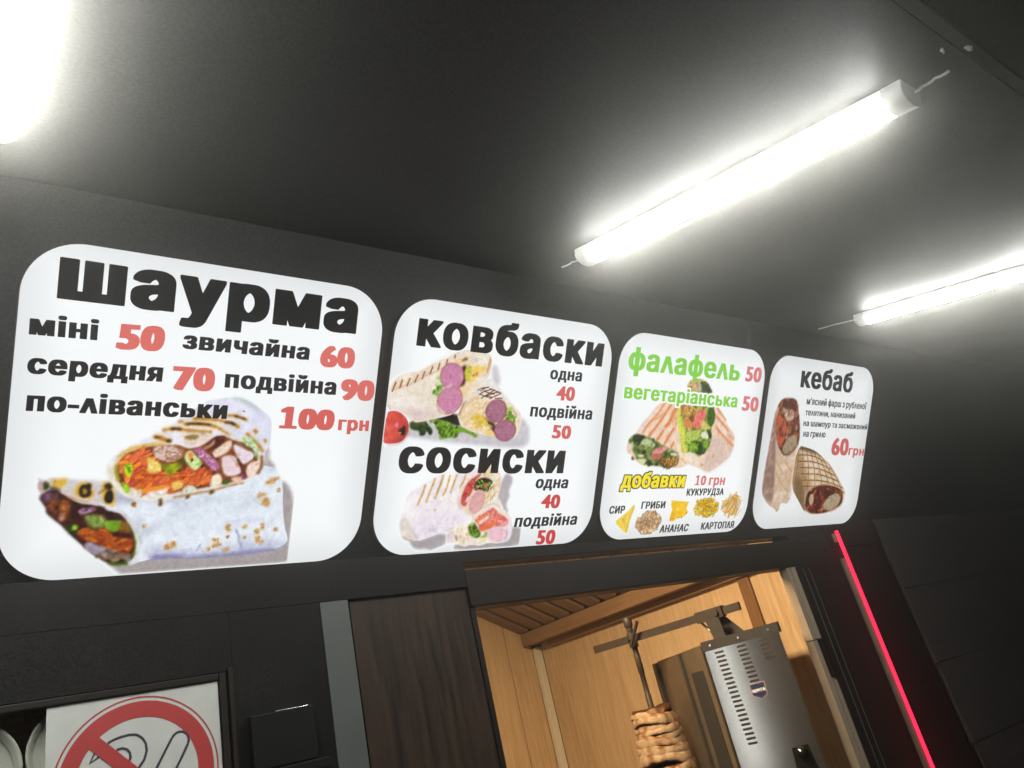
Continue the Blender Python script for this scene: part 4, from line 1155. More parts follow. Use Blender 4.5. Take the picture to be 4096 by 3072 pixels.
k.bits([(133.7,-318.1),(168.2,-332.2),(208.8,-345.7),(180.3,-360.9),(160.0,-373.7),(141.3,-353.9)], 30, (3, 1.6), [(60, 30, 24), (130, 84, 60), (44, 26, 24)], 0, 3, 0.7, 1)
k.line([(154.3,-315.1),(171.6,-326.6),(190.9,-333.8),(209.4,-340.0)], 5, (224, 206, 196), 1, 1.2)
k.line([(161.8,-324.2),(178.0,-332.4),(193.9,-335.0)], 2.4, (190, 146, 90), 0.8, 1)
k.line([(219.8,-343.7),(231.6,-349.8),(244.1,-351.4),(255.6,-363.5),(267.9,-382.9),(275.9,-401.1),(278.0,-424.0),(273.3,-444.0)], 7, (226, 226, 232), 1, 1.2)
k.line([(248.7,-356.2),(258.1,-368.3),(270.5,-387.8),(280.6,-405.0),(282.4,-413.5)], 2.2, (186, 186, 184), 0.8, 0.8)
k.line([(262.6,-443.2),(269.9,-441.3),(275.0,-438.1)], 6, (226, 232, 232), 0.9, 1)
# ---- upper wrap
UW = [(217.2,-270.9),(221.6,-262.1),(235.8,-245.8),(245.8,-239.7),(263.6,-230.4),(282.9,-219.4),(298.6,-209.9),(312.9,-198.8),(325.8,-186.1),(343.1,-173.0),(356.7,-163.1),(367.6,-154.8),(388.0,-150.1),(405.8,-147.0),(424.2,-145.9),(438.7,-150.6),(459.0,-164.0),(481.6,-179.1),(486.4,-193.5),(486.8,-213.1),(486.6,-234.4),(478.3,-247.7),(480.9,-272.2),(469.1,-290.2),(457.3,-299.9),(434.2,-304.6),(404.3,-313.9),(375.0,-321.4),(346.2,-325.7),(320.9,-329.8),(290.5,-333.1),(265.8,-330.6),(253.5,-327.1),(239.5,-318.0),(225.2,-303.1),(218.2,-285.5)]
k.tex(UW, [(218, 220, 238), (230, 230, 244), (238, 238, 248), (224, 226, 240)], 40)
k.tex([(402.9,-148.0),(424.2,-146.4),(442.1,-153.6),(460.8,-165.5),(468.5,-178.0),(456.4,-168.9),(434.8,-158.8)], [(206, 210, 226), (176, 196, 180), (226, 228, 240)], 10, 0.7, 3)
k.dot([(432.2,-171.4)], 2, 1.4, 0, (80, 66, 90), 1, 0.4)
# grill bars
for P, wd in (([(329.9,-199.6),(345.4,-196.7),(363.0,-197.6),(377.9,-199.3),(393.5,-205.0),(413.1,-218.6)], 4.2), ([(297.3,-211.5),(309.5,-208.0),(320.7,-206.8),(336.6,-210.1),(357.0,-211.7),(379.2,-211.8)], 4.4), ([(403.2,-181.0),(415.3,-179.7),(428.0,-183.1),(441.0,-188.1)], 3.4), ([(344.7,-189.1),(362.0,-187.6),(384.4,-188.9),(404.3,-192.0),(416.9,-196.2),(426.8,-202.2)], 4.2), ([(283.3,-223.2),(292.9,-223.6),(305.9,-229.3),(313.0,-230.6)], 5.5), ([(440.2,-211.4),(454.0,-222.2),(468.2,-236.4),(475.7,-246.1)], 3.6), ([(453.7,-204.5),(460.7,-210.7)], 4), ([(475.5,-221.6),(478.7,-228.1)], 3.5), ([(321.0,-195.4),(329.4,-194.3)], 3.2)):
    k.line(P, wd * 2.4, (234, 206, 140), 0.75, 2.5)
    k.line(P, wd * 1.1, (176, 122, 58), 0.85, 1.0, 0.5)
for P, wd in (([(334.2,-199.8),(345.5,-197.5),(363.0,-197.6),(376.4,-198.6)], 3.4), ([(309.6,-208.8),(319.3,-207.4),(328.0,-209.2)], 4), ([(399.9,-193.8),(410.4,-192.5),(420.2,-197.7)], 4), ([(286.0,-223.5),(294.3,-224.3)], 4), ([(304.5,-229.3),(313.0,-229.9)], 4.4), ([(361.6,-213.9),(366.5,-218.4),(371.0,-219.8)], 4.2), ([(415.3,-180.2),(428.0,-183.4),(437.7,-186.6)], 2.6)):
    k.line(P, wd, (74, 48, 26), 0.95, 0.7, 0.5)
k.tex([(325.7,-215.1),(349.9,-212.7),(379.3,-213.3),(382.9,-219.5),(366.7,-235.5),(343.9,-240.6),(331.7,-233.2)], [(238, 228, 220), (224, 206, 186), (244, 238, 236)], 12, 0.95, 2)
k.dot([(346.4,-222.1)], 13, 4.2, 0.05, (146, 124, 66), 0.95, 1.2)
k.tex([(382.3,-213.2),(417.3,-215.3),(449.1,-220.7),(459.3,-243.1),(442.6,-233.8),(410.3,-221.8)], [(236, 232, 236), (224, 214, 204)], 12, 0.9, 2)
# rim of the cut
CU = [(220.3,-276.7),(230.6,-260.6),(246.2,-244.1),(268.3,-237.7),(292.5,-234.2),(323.3,-235.0),(339.8,-243.8),(366.8,-237.1),(383.2,-222.6),(400.7,-217.4),(426.2,-226.2),(452.7,-240.0),(471.0,-247.8),(474.4,-264.0),(468.6,-285.3),(449.4,-299.9),(418.8,-306.1),(381.9,-315.2),(345.9,-322.6),(303.7,-326.5),(269.4,-325.9),(246.1,-318.0),(230.4,-303.1),(221.3,-288.4)]
k.tex(CU, [(226, 214, 190), (238, 228, 206), (210, 190, 150)], 10, 1, 1)
k.line([(230.6,-260.6),(246.3,-245.6),(265.8,-240.0),(287.1,-235.1),(303.8,-236.9)], 6, (226, 190, 100), 0.9, 1.5)
k.line([(219.4,-273.8),(220.0,-288.4),(227.8,-303.1),(242.1,-318.0),(260.2,-327.9),(290.4,-331.5),(325.0,-328.4)], 7, (232, 228, 216), 0.9, 1.5)
INN = [(230.7,-276.7),(235.9,-262.0),(246.8,-251.5),(264.8,-243.8),(284.7,-238.9),(323.5,-237.2),(339.8,-243.8),(364.0,-238.7),(384.5,-220.2),(400.7,-217.4),(420.0,-226.3),(442.2,-230.6),(462.9,-246.3),(467.8,-262.5),(458.0,-291.8),(439.9,-299.8),(418.7,-304.5),(381.6,-312.1),(345.5,-317.9),(303.3,-321.9),(270.5,-322.9),(252.7,-318.1),(238.3,-304.7),(231.9,-291.4)]
k.tex(INN, [(96, 60, 40), (150, 86, 52), (70, 40, 26)], 12, 1, 1)
CARR = [(236.2,-264.9),(250.9,-252.9),(271.7,-245.1),(278.0,-255.5),(299.8,-283.9),(328.3,-288.5),(348.7,-276.1),(385.9,-280.6),(391.3,-304.3),(344.7,-310.1),(320.0,-320.6),(271.7,-321.4),(251.9,-309.2),(241.1,-291.4)]
k.tex(CARR, [(206, 92, 74), (228, 122, 70), (190, 78, 60)], 10, 1, 1.5)
k.bits(CARR, 150, (8.5, 2.8), OR, 0.7, 0.7, 0.95, 0.6, 0.35)
k.bits(CARR, 40, (5, 1.4), [(180, 70, 56), (160, 60, 50)], 0.7, 0.8, 0.6, 0.8)
k.tex([(248.0,-264.8),(253.7,-254.3),(266.3,-245.2),(269.4,-249.6),(262.4,-261.6),(253.5,-266.9)], [(232, 130, 78), (222, 112, 84)], 8, 1, 0.8)
k.tex([(264.9,-260.1),(271.2,-255.6),(279.0,-265.9),(279.8,-274.9),(271.4,-272.0)], [(236, 142, 70), (228, 120, 78)], 8, 1, 0.8)
k.tex([(260.6,-316.8),(288.5,-311.1),(315.8,-305.3),(320.9,-314.5),(303.2,-320.4),(269.3,-324.4)], [(240, 148, 60), (236, 166, 70)], 8, 0.95, 1)
k.tex([(318.6,-305.3),(329.4,-299.2),(341.2,-303.9),(335.2,-316.2),(322.6,-317.6)], [(240, 200, 90), (236, 216, 140)], 6, 0.9, 1.5)
k.bits([(255.1,-315.2),(268.4,-313.9),(273.4,-324.4),(260.0,-325.7)], 14, (4, 3), CR, 0, 3, 0.95, 1)
k.bits([(284.0,-321.6),(311.3,-317.4),(309.2,-325.0),(290.0,-327.0)], 14, (5, 3), [(238, 224, 220), (244, 234, 230)], 0.2, 0.6, 0.95, 1)
k.tex([(339.1,-311.6),(356.0,-307.1),(364.1,-315.0),(360.3,-321.2),(338.8,-324.0)], [(206, 214, 190), (236, 236, 226), (170, 184, 140)], 6, 0.95, 1.5)
# meat, cucumber, onion, chicken
k.tex([(283.7,-243.4),(292.8,-237.9),(317.8,-236.6),(333.8,-240.8),(338.8,-248.4),(331.4,-260.8),(319.2,-267.1),(303.8,-267.2),(289.3,-259.8)], [(206, 176, 166), (226, 204, 198), (170, 126, 96), (236, 214, 210)], 9, 1, 1)
k.line([(317.9,-238.1),(332.4,-240.9),(338.8,-248.4),(334.1,-259.3)], 6, (150, 96, 56), 0.9, 1.5)
k.tex([(276.1,-257.0),(284.0,-261.4),(295.5,-267.3),(301.5,-271.8),(301.2,-283.9),(286.3,-286.2),(277.9,-284.0),(279.6,-273.4)], [(240, 226, 150), (236, 208, 106), (246, 240, 200)], 8, 1, 1)
k.tex([(301.3,-269.5),(312.5,-270.2),(326.4,-267.8),(335.2,-270.0),(330.5,-280.8),(318.7,-291.5),(311.4,-288.5),(301.9,-276.3)], [(150, 160, 36), (178, 186, 50), (128, 138, 36)], 9, 1, 1)
k.poly([(323.5,-267.0),(334.3,-260.8),(339.0,-265.4),(334.2,-274.6)], (90, 104, 40), 0.9, 2)
k.tex([(337.7,-251.5),(345.6,-243.7),(356.8,-254.3),(368.2,-266.6),(366.1,-274.5),(356.6,-283.0),(348.7,-276.1),(337.3,-262.3)], [(206, 226, 150), (226, 240, 190), (180, 210, 110)], 8, 1, 1)
k.dot([(347.5,-256.0)], 4.5, 7, 0.2, (232, 150, 84), 1, 0.8); k.dot([(350.3,-262.9)], 2.5, 3, 0, (110, 66, 30), 1, 0.6)
k.line([(358.4,-271.4),(362.7,-269.8),(367.7,-268.2)], 3, (110, 196, 90), 0.9, 0.8)
k.tex([(349.8,-242.1),(364.1,-239.4),(375.6,-250.9),(390.1,-261.7),(400.2,-272.7),(398.3,-283.8),(385.9,-280.6),(372.7,-266.6),(358.2,-254.3)], [(190, 126, 168), (216, 166, 202), (170, 100, 140), (226, 186, 214)], 7, 1, 1)
k.tex([(383.0,-220.3),(400.7,-217.4),(407.3,-221.9),(394.0,-241.2),(383.7,-243.0),(371.9,-243.2),(378.5,-235.2)], [(72, 40, 24), (104, 60, 34)], 8, 1, 1.5)
k.tex([(384.7,-222.6),(387.6,-228.7),(384.6,-236.7),(373.3,-243.2),(364.3,-241.8),(378.5,-235.2)], [(196, 150, 124), (214, 176, 150)], 6, 0.9, 1.2)
k.tex([(382.7,-247.7),(396.6,-236.4),(413.5,-223.3),(418.2,-231.2),(412.9,-247.2),(395.6,-256.9),(388.3,-258.6)], [(226, 198, 166), (240, 224, 216), (206, 164, 116)], 8, 1, 1)
k.tex([(417.9,-235.9),(426.5,-229.4),(446.5,-241.7),(460.0,-249.6),(459.4,-259.3),(443.2,-270.8),(433.3,-266.0),(425.5,-250.1)], [(226, 212, 222), (236, 224, 234), (214, 186, 180)], 10, 1, 1)
k.line([(420.3,-229.5),(436.6,-237.1),(453.2,-244.8)], 3.5, (130, 86, 50), 0.9, 1.2)
k.tex([(397.3,-258.5),(413.4,-251.9),(427.7,-256.5),(437.5,-275.7),(440.0,-285.3),(426.8,-293.3),(408.2,-291.7),(402.0,-275.8)], [(226, 204, 206), (238, 218, 224), (206, 166, 140)], 10, 1, 1)
k.line([(398.6,-256.9),(400.2,-272.7),(406.7,-291.7)], 4, (140, 90, 56), 0.8, 1.5)
k.line([(429.6,-259.7),(439.0,-275.6),(445.0,-288.5)], 5, (92, 52, 34), 0.9, 1.5)
k.tex([(446.9,-275.6),(455.2,-264.2),(469.5,-264.1),(474.9,-268.9),(467.3,-288.5),(455.5,-298.3),(448.2,-288.5)], [(232, 206, 180), (244, 228, 220), (200, 150, 110)], 7, 1, 1)
k.line([(473.2,-252.6),(476.8,-272.2),(468.9,-288.5)], 6, (140, 84, 44), 0.85, 1.5)
k.line([(438.9,-290.1),(445.7,-295.0),(447.6,-298.2)], 4, (150, 80, 170), 0.9, 1)
k.tex([(387.2,-293.2),(396.9,-285.3),(405.3,-293.3),(406.6,-306.0),(395.1,-312.2),(384.6,-312.1)], [(240, 226, 196), (246, 238, 224), (226, 200, 150)], 7, 1, 1)
k.poly([(405.9,-299.6),(417.9,-296.5),(421.7,-304.5),(408.5,-310.0)], (78, 110, 40), 0.95, 1.5)
k.tex([(419.2,-294.9),(439.1,-291.7),(443.1,-299.8),(428.0,-305.4)], [(240, 216, 200), (230, 190, 150)], 6, 0.95, 1.5)
k.bits([(433.6,-222.8),(450.7,-220.7),(465.0,-236.5),(469.0,-259.2),(462.5,-257.7),(457.6,-241.5),(442.6,-233.8)], 22, (4.5, 1.8), [(150, 206, 86), (120, 186, 70), (236, 240, 226)], -0.8, 0.8, 0.9, 0.7)
k.tex([(241.8,-276.6),(245.7,-268.5),(253.8,-269.9),(256.7,-281.0),(253.4,-295.9),(244.8,-288.4)], [(180, 226, 30), (200, 240, 60), (150, 196, 30)], 8, 1, 0.8)
k.line([(248.2,-275.1),(250.8,-281.0),(251.8,-285.5)], 3.4, (84, 96, 30), 1, 0.7); k.line([(245.1,-276.6),(246.0,-272.2),(251.2,-271.4)], 2, (90, 150, 20), 0.9, 0.6)
k.tex([(238.9,-303.2),(246.0,-301.8),(253.2,-309.2),(255.2,-324.1),(247.5,-319.6)], [(150, 196, 40), (180, 220, 70), (110, 140, 40)], 6, 1, 1)
k.line([(231.5,-270.8),(231.3,-284.0),(236.6,-300.2)], 6, (160, 160, 50), 0.85, 1.5)
# grill marks just below the cut
k.line([(325.1,-329.9),(346.3,-326.4),(375.0,-320.7),(394.1,-317.8),(419.1,-309.3),(446.7,-304.7)], 4, (176, 130, 76), 0.8, 1.2)
for P, wd in (([(304.2,-331.8),(306.3,-338.7),(304.7,-344.8)], 5.5), ([(347.8,-327.2),(351.1,-331.2)], 6.5), ([(388.2,-318.5),(391.7,-324.1)], 8), ([(261.8,-337.7),(263.0,-343.7)], 4)):
    k.line(P, wd * 1.7, (214, 178, 120), 0.6, 1.5); k.line(P, wd, (100, 66, 36), 0.95, 0.8)
k.emit(0, "food_picture")

# ---------- sign two, upper: sausage wraps, lettuce, tomato
k = Sheet(716, 1150, -232, 30, 1.25, 23)
k.poly([(968.5,-37.3),(988.6,-41.9),(993.5,-62.4),(998.4,-68.4),(997.3,-87.8),(976.1,-76.5)], (212, 208, 212), 1, 4)
k.poly([(1066.9,-150.6),(1092.8,-171.1),(1098.5,-180.9),(1102.6,-221.0),(1057.9,-227.0),(939.7,-221.4),(865.8,-216.9),(761.6,-207.7),(779.1,-189.2),(825.1,-175.4),(1052.5,-190.8)], (206, 203, 208), 1, 4)
k.tex([(806.1,-162.6),(896.2,-149.1),(906.6,-184.6),(889.4,-179.0),(850.8,-171.3)], [(34, 36, 26), (60, 50, 40)], 14, 1, 3)
k.tex([(777.2,-174.3),(814.0,-169.8),(823.9,-180.0),(838.1,-194.7),(832.5,-205.6),(824.6,-198.2),(820.6,-193.8),(818.5,-204.5),(805.1,-206.4),(803.5,-194.4),(793.3,-194.7),(779.3,-190.7)], [(44, 62, 28), (70, 98, 40), (30, 44, 22), (96, 130, 50)], 9, 1, 0.8)
k.tex([(815.7,-169.7),(837.9,-167.2),(859.6,-170.9),(876.0,-173.3),(890.1,-183.6),(900.5,-180.1),(916.0,-185.8),(945.5,-195.9),(957.5,-200.3),(948.9,-206.9),(936.6,-199.3),(913.4,-193.7),(899.0,-195.8),(904.9,-198.7),(898.9,-208.3),(875.3,-207.4),(865.0,-210.8),(856.3,-212.6),(854.5,-198.8),(844.0,-186.9),(839.3,-177.9),(824.9,-173.9)], [(60, 86, 32), (110, 150, 50), (140, 180, 66), (40, 60, 26)], 11, 1, 0.8)
k.line([(856.3,-212.6),(859.1,-194.0),(868.3,-182.9),(876.2,-174.8)], 4, (150, 186, 80), 0.8, 1)
k.line([(899.0,-195.8),(915.8,-184.2),(925.9,-190.2)], 4, (146, 186, 80), 0.8, 1)
k.bits([(824.7,-172.4),(874.2,-173.4),(899.9,-202.0),(859.2,-207.9),(843.4,-182.3)], 26, (6, 2), [(150, 190, 70), (44, 66, 26), (96, 136, 46)], 0.5, 1.2, 0.7, 1)
LWR = [(720.8,-119.8),(722.5,-105.1),(727.4,-93.1),(740.4,-80.5),(760.9,-73.7),(785.4,-69.5),(806.0,-57.4),(825.0,-45.2),(858.2,-30.1),(871.3,-21.2),(888.3,-13.4),(910.0,-11.3),(933.0,-15.3),(953.8,-14.9),(965.8,-18.5),(968.7,-38.9),(966.9,-66.0),(948.6,-84.8),(924.2,-111.6),(900.2,-138.0),(882.6,-156.0),(858.5,-163.3),(832.9,-169.0),(801.2,-177.1),(787.6,-176.9),(760.1,-157.3),(738.1,-152.5),(730.1,-152.9),(721.4,-141.6)]
k.tex(LWR, [(240, 230, 218), (232, 222, 206), (236, 228, 220), (244, 238, 230)], 40)
k.tex([(722.0,-140.1),(745.9,-149.1),(786.7,-144.0),(832.6,-153.8),(851.5,-163.6),(801.2,-177.1),(787.6,-176.9),(760.1,-157.3),(730.1,-152.9)], [(214, 196, 192), (230, 212, 206), (196, 176, 176)], 24, 0.85, 6)
k.tex([(723.5,-100.7),(745.5,-81.5),(787.3,-70.8),(825.2,-46.7),(871.5,-22.7),(874.5,-31.6),(843.8,-54.2),(795.8,-83.6),(748.8,-107.7),(728.9,-117.8)], [(242, 228, 210), (232, 210, 184)], 20, 0.8, 4)
for P in ([(871.0,-25.8),(870.3,-33.5)], [(852.9,-36.6),(851.0,-49.0)], [(834.7,-45.8),(831.8,-62.7)], [(818.5,-54.8),(813.2,-73.3)], [(800.4,-66.8),(796.0,-85.1)], [(785.4,-75.5),(778.5,-93.8)], [(767.3,-84.3),(761.3,-102.5)], [(749.6,-88.6),(745.5,-108.0)], [(735.6,-94.0),(728.7,-116.4)]):
    k.line(P, 5.0, (196, 150, 116), 0.6, 1.5); k.line(P, 2.3, (110, 66, 46), 0.85, 0.6)
k.line([(726.6,-112.1),(748.4,-104.8),(776.9,-94.0),(801.7,-77.2),(827.8,-66.1),(852.1,-50.4)], 2, (190, 144, 110), 0.6, 1)
CUTA = [(840.8,-71.1),(849.0,-53.7),(864.2,-47.9),(885.3,-30.6),(902.2,-21.3),(933.2,-16.8),(960.3,-20.6),(966.8,-39.0),(961.0,-64.9),(938.3,-79.2),(903.2,-94.2),(897.9,-135.0),(882.2,-152.9),(857.5,-155.6),(843.6,-144.1),(828.2,-120.6),(828.0,-93.3)]
k.tex(CUTA, [(238, 226, 206), (232, 214, 186), (244, 236, 224)], 14, 1, 1.5)
k.tex([(902.4,-22.9),(952.3,-18.2),(962.7,-23.5),(959.5,-41.2),(940.9,-44.4),(913.7,-37.4)], [(228, 222, 208), (240, 234, 222), (214, 206, 190)], 10, 1, 2)
k.tex([(963.9,-18.7),(968.3,-35.7),(962.0,-58.5),(956.5,-60.5),(960.5,-34.8)], [(196, 136, 86), (214, 166, 120)], 8, 0.9, 1.2)
k.tex([(885.2,-95.5),(898.8,-88.3),(913.3,-87.3),(927.6,-83.1),(923.5,-106.9),(907.1,-122.0),(896.3,-110.2)], [(240, 220, 186), (236, 206, 160)], 12, 0.9, 2)
k.tex([(888.0,-50.4),(905.5,-44.3),(906.0,-87.8),(890.6,-95.1),(881.6,-95.7),(897.5,-79.1)], [(52, 34, 28), (84, 56, 40)], 8, 1, 2)
k.tex([(869.6,-35.1),(890.9,-31.7),(905.8,-33.4),(896.4,-45.1),(871.3,-47.2)], [(240, 220, 178), (228, 200, 150)], 8, 0.9, 1.5)
k.bits([(889.2,-32.6),(903.6,-31.3),(900.7,-37.0),(891.6,-37.0)], 8, (3, 1.8), [(120, 100, 70), (150, 130, 90)], 0, 3, 0.8, 0.8)
k.tex([(898.5,-60.4),(905.7,-45.8),(916.6,-44.9),(920.9,-61.7),(918.4,-83.8),(908.8,-81.4),(901.4,-74.1)], [(190, 186, 60), (214, 208, 96), (160, 156, 44)], 10, 1, 1)
k.tex([(916.9,-46.4),(952.2,-43.4),(957.1,-50.9),(936.1,-63.7),(925.8,-83.3),(916.1,-80.8),(919.5,-65.0)], [(244, 216, 130), (238, 196, 96), (246, 232, 180)], 9, 0.95, 1.5)
k.bits([(921.2,-50.8),(935.2,-57.4),(932.9,-67.1),(923.6,-67.8)], 7, (3, 2), [(176, 120, 60), (200, 150, 80)], 0, 3, 0.8, 0.8)
k.bits([(828.1,-81.2),(841.4,-75.6),(849.7,-97.9),(855.8,-103.6),(844.7,-113.5),(843.8,-119.6),(830.8,-114.3),(826.4,-107.1),(837.5,-98.7)], 40, (5, 2.6), [(150, 200, 80), (110, 170, 60), (206, 220, 196), (230, 232, 220), (70, 100, 44)], 0.4, 1.2, 0.9, 0.8)
def sausage(c, rx, ry, an, base, edge):
    k.dot(c, rx * 1.05, ry * 1.05, an, edge, 1, 0.8, 0.03)
    ca, sa = math.cos(an), math.sin(an); P = []
    for q in range(26):
        t = 2 * math.pi * q / 26
        P.append((c[0][0] + rx * .97 * math.cos(t) * ca - ry * .97 * math.sin(t) * sa, c[0][1] + rx * .97 * math.cos(t) * sa + ry * .97 * math.sin(t) * ca))
    k.tex(P, base, 7, 1, 1, 1)
    k.bits(P, 40, (1.4, 1.1), [base[0], base[-1], tuple(v * 0.88 for v in base[0])], 0, 3, 0.5, 0.6)
PK = [(194, 130, 160), (212, 152, 182), (202, 140, 170), (224, 170, 196)]
sausage([(869.5,-73.5)], 29, 30, 0, PK, (176, 112, 120))
sausage([(870.4,-125.7)], 33, 29, 0.75, PK, (190, 120, 116))
k.dot([(865.3,-95.3)], 9, 2.4, 0.3, (236, 210, 224), 0.8, 1.2)
k.line([(827.8,-117.6),(837.1,-135.3),(847.7,-148.4),(862.8,-155.4)], 4, (226, 226, 206), 0.9, 1.2); k.line([(822.7,-105.8),(823.0,-120.9),(836.2,-141.4)], 1.4, (206, 202, 180), 0.7, 0.8)
RWR = [(967.4,-69.2),(984.0,-77.5),(1002.1,-93.9),(1018.2,-109.0),(1038.2,-122.5),(1056.5,-136.3),(1070.7,-148.8),(1074.0,-163.6),(1070.6,-188.5),(1055.0,-207.2),(1031.0,-208.7),(1004.2,-202.1),(964.9,-198.4),(935.4,-191.4),(911.9,-182.8),(901.3,-172.3),(893.7,-157.0),(900.4,-139.6),(916.1,-119.9),(935.4,-98.3),(948.6,-84.8)]
k.tex(RWR, [(238, 230, 222), (230, 220, 208), (242, 236, 230)], 34)
k.tex([(967.4,-69.2),(997.7,-91.0),(1033.8,-119.5),(1028.3,-123.1),(981.8,-88.8),(954.2,-84.4)], [(226, 222, 226), (236, 234, 236)], 20, 0.9, 2)
for P in ([(947.1,-100.7),(959.1,-92.0),(970.3,-89.6)], [(944.4,-108.8),(956.5,-100.1),(978.7,-93.9)], [(951.2,-116.3),(972.4,-103.8),(986.6,-94.9)], [(962.1,-112.4),(980.0,-103.4),(998.9,-98.9)], [(974.2,-116.5),(992.3,-107.4),(1005.2,-101.8)], [(989.4,-114.0),(1010.8,-112.7)], [(956.3,-98.5),(972.4,-103.8),(988.0,-104.5)], [(970.8,-92.8),(990.9,-97.8),(1005.2,-101.8)], [(946.1,-107.1),(965.9,-112.2),(981.3,-112.1)], [(939.4,-99.6),(948.1,-94.3),(959.0,-91.2)]):
    k.line(P, 2.4, (96, 54, 36), 0.85, 0.6)
k.tex([(897.3,-156.8),(909.1,-136.0),(928.8,-117.6),(963.0,-118.8),(986.4,-120.6),(1017.4,-117.2),(1055.3,-141.3),(1066.1,-158.9),(1064.5,-188.8),(1050.4,-204.0),(1014.5,-205.0),(964.6,-196.8),(925.5,-187.0),(903.3,-173.8)], [(240, 222, 190), (230, 204, 164), (244, 234, 214)], 12, 1, 2)
k.line([(899.3,-158.3),(909.5,-139.1),(930.6,-117.5),(947.4,-116.5)], 6, (222, 170, 110), 0.7, 2)
k.tex([(958.5,-154.0),(977.5,-166.0),(993.4,-168.5),(1000.7,-177.9),(1001.8,-198.9),(982.7,-175.4),(961.3,-160.3)], [(56, 36, 30), (84, 56, 44)], 8, 1, 2)
k.tex([(932.2,-155.2),(948.6,-151.3),(968.7,-158.3),(980.6,-173.9),(968.3,-182.3),(948.7,-178.3),(937.7,-167.6)], [(206, 176, 50), (228, 200, 84), (236, 216, 140)], 9, 1, 1.5)
k.bits([(945.7,-130.8),(971.1,-121.5),(972.8,-146.9),(954.3,-151.0)], 26, (4.5, 1.6), [(240, 226, 190), (206, 166, 110), (250, 240, 216)], 0.6, 1.0, 0.85, 0.7)
k.bits([(933.1,-161.5),(960.8,-169.8),(990.9,-178.3),(1005.7,-198.8),(963.7,-190.5),(933.7,-178.8)], 40, (5, 1.8), [(244, 222, 150), (226, 180, 90), (246, 236, 206)], -0.3, 0.9, 0.85, 0.7)
k.tex([(969.2,-188.7),(1000.6,-190.9),(1006.2,-202.0),(974.2,-196.5)], [(244, 206, 120), (238, 222, 180)], 8, 0.9, 1.5)
k.bits([(1021.5,-131.6),(1039.9,-133.9),(1046.4,-149.9),(1058.0,-159.3),(1053.1,-167.7),(1038.3,-163.4),(1024.6,-165.6),(1025.9,-147.6)], 46, (5, 2.2), [(120, 176, 50), (150, 204, 70), (84, 120, 44), (180, 216, 110)], 0.8, 1.0, 0.9, 0.7)
k.line([(1040.4,-137.1),(1048.4,-149.8),(1059.0,-152.6),(1053.9,-159.5),(1061.5,-169.0),(1062.2,-187.2)], 4, (240, 236, 220), 0.95, 0.8)
k.line([(1044.7,-138.5),(1054.2,-147.9),(1057.5,-156.0)], 2.6, (176, 140, 110), 0.7, 0.8)
PK2 = [(162, 108, 130), (184, 130, 152), (172, 118, 140), (200, 150, 170)]
sausage([(997.5,-142.5)], 28, 26.5, 0, PK2, (140, 86, 96))
sausage([(1028.7,-186.7)], 30, 24.5, -0.1, PK2, (140, 84, 92))
k.line([(903.4,-134.7),(916.1,-119.9),(902.4,-141.0),(899.1,-156.8)], 3, (90, 60, 50), 0.5, 1.2)
TM = [(722.0,-159.1),(735.2,-154.8),(750.1,-156.3),(764.3,-164.5),(774.1,-176.0),(778.1,-187.8),(776.5,-201.3),(769.1,-214.9),(758.4,-221.9),(735.9,-224.9),(724.4,-223.5),(720.7,-219.2)]
k.tex(TM, [(214, 92, 82), (226, 108, 96), (206, 84, 76)], 40, 1, 0.6)
k.poly([(778.6,-184.8),(776.5,-201.3),(769.1,-214.9),(758.4,-221.9),(735.9,-224.9),(724.4,-223.5),(746.7,-220.0),(761.9,-210.6),(770.1,-197.0)], (150, 66, 62), 0.75, 5)
k.dot([(747.9,-184.4)], 4.5, 5.5, 0.3, (240, 150, 176), 0.9, 1.5); k.dot([(730.0,-191.0)], 9, 7, 0.3, (236, 140, 128), 0.5, 4)
k.tex([(753.4,-193.1),(761.1,-191.4),(765.1,-183.8),(770.8,-189.5),(770.7,-201.4),(768.2,-207.5),(759.3,-203.3),(754.2,-199.0)], [(38, 40, 28), (66, 60, 40), (26, 28, 20)], 6, 1, 0.8)
k.dot([(757.7,-201.1)], 2.6, 2.6, 0, (196, 160, 96), 1, 0.6)
k.line([(721.6,-143.1),(726.3,-148.7),(730.3,-154.3)], 1.2, (180, 130, 120), 0.8, 0.5)
k.emit(1, "food_picture", clip=lambda X, Y: X > 720.2)

# ---------- sign two, lower: frankfurter wrap
k = Sheet(760, 1110, -462, -228, 1.25, 37)
k.poly([(1042.6,-285.9),(1060.9,-290.2),(1069.3,-304.7),(1059.4,-327.8),(1065.1,-342.4),(1055.3,-359.6),(1069.4,-383.3),(1044.6,-370.9),(1026.0,-338.8)], (190, 184, 188), 1, 3)
k.poly([(1081.2,-414.4),(1110.7,-417.1),(1111.5,-440.8),(1106.9,-465.0),(926.6,-463.5),(925.9,-446.7),(1006.0,-438.4)], (178, 172, 174), 1, 3)
k.poly([(804.1,-425.3),(899.6,-417.7),(904.7,-444.2),(889.7,-450.2),(862.8,-458.2),(856.0,-453.7),(831.8,-454.3),(818.8,-447.5)], (178, 172, 175), 1, 3)
A_ = [(942.8,-276.2),(965.6,-273.3),(981.9,-270.4),(1015.9,-270.2),(1034.9,-293.0),(1034.6,-314.6),(1032.3,-334.6),(1026.4,-341.7),(1004.3,-355.5),(985.9,-369.2),(973.0,-384.4),(961.7,-386.8),(959.4,-393.8),(934.2,-401.2),(919.1,-408.9),(897.8,-416.2),(873.8,-424.7),(841.2,-433.9),(833.8,-435.5),(818.3,-432.0),(802.1,-432.5),(790.6,-423.3),(782.3,-401.7),(782.9,-380.7),(789.6,-358.4),(793.4,-330.8),(814.1,-319.2),(836.3,-304.7),(856.5,-295.4),(878.5,-286.0),(909.6,-281.8)]
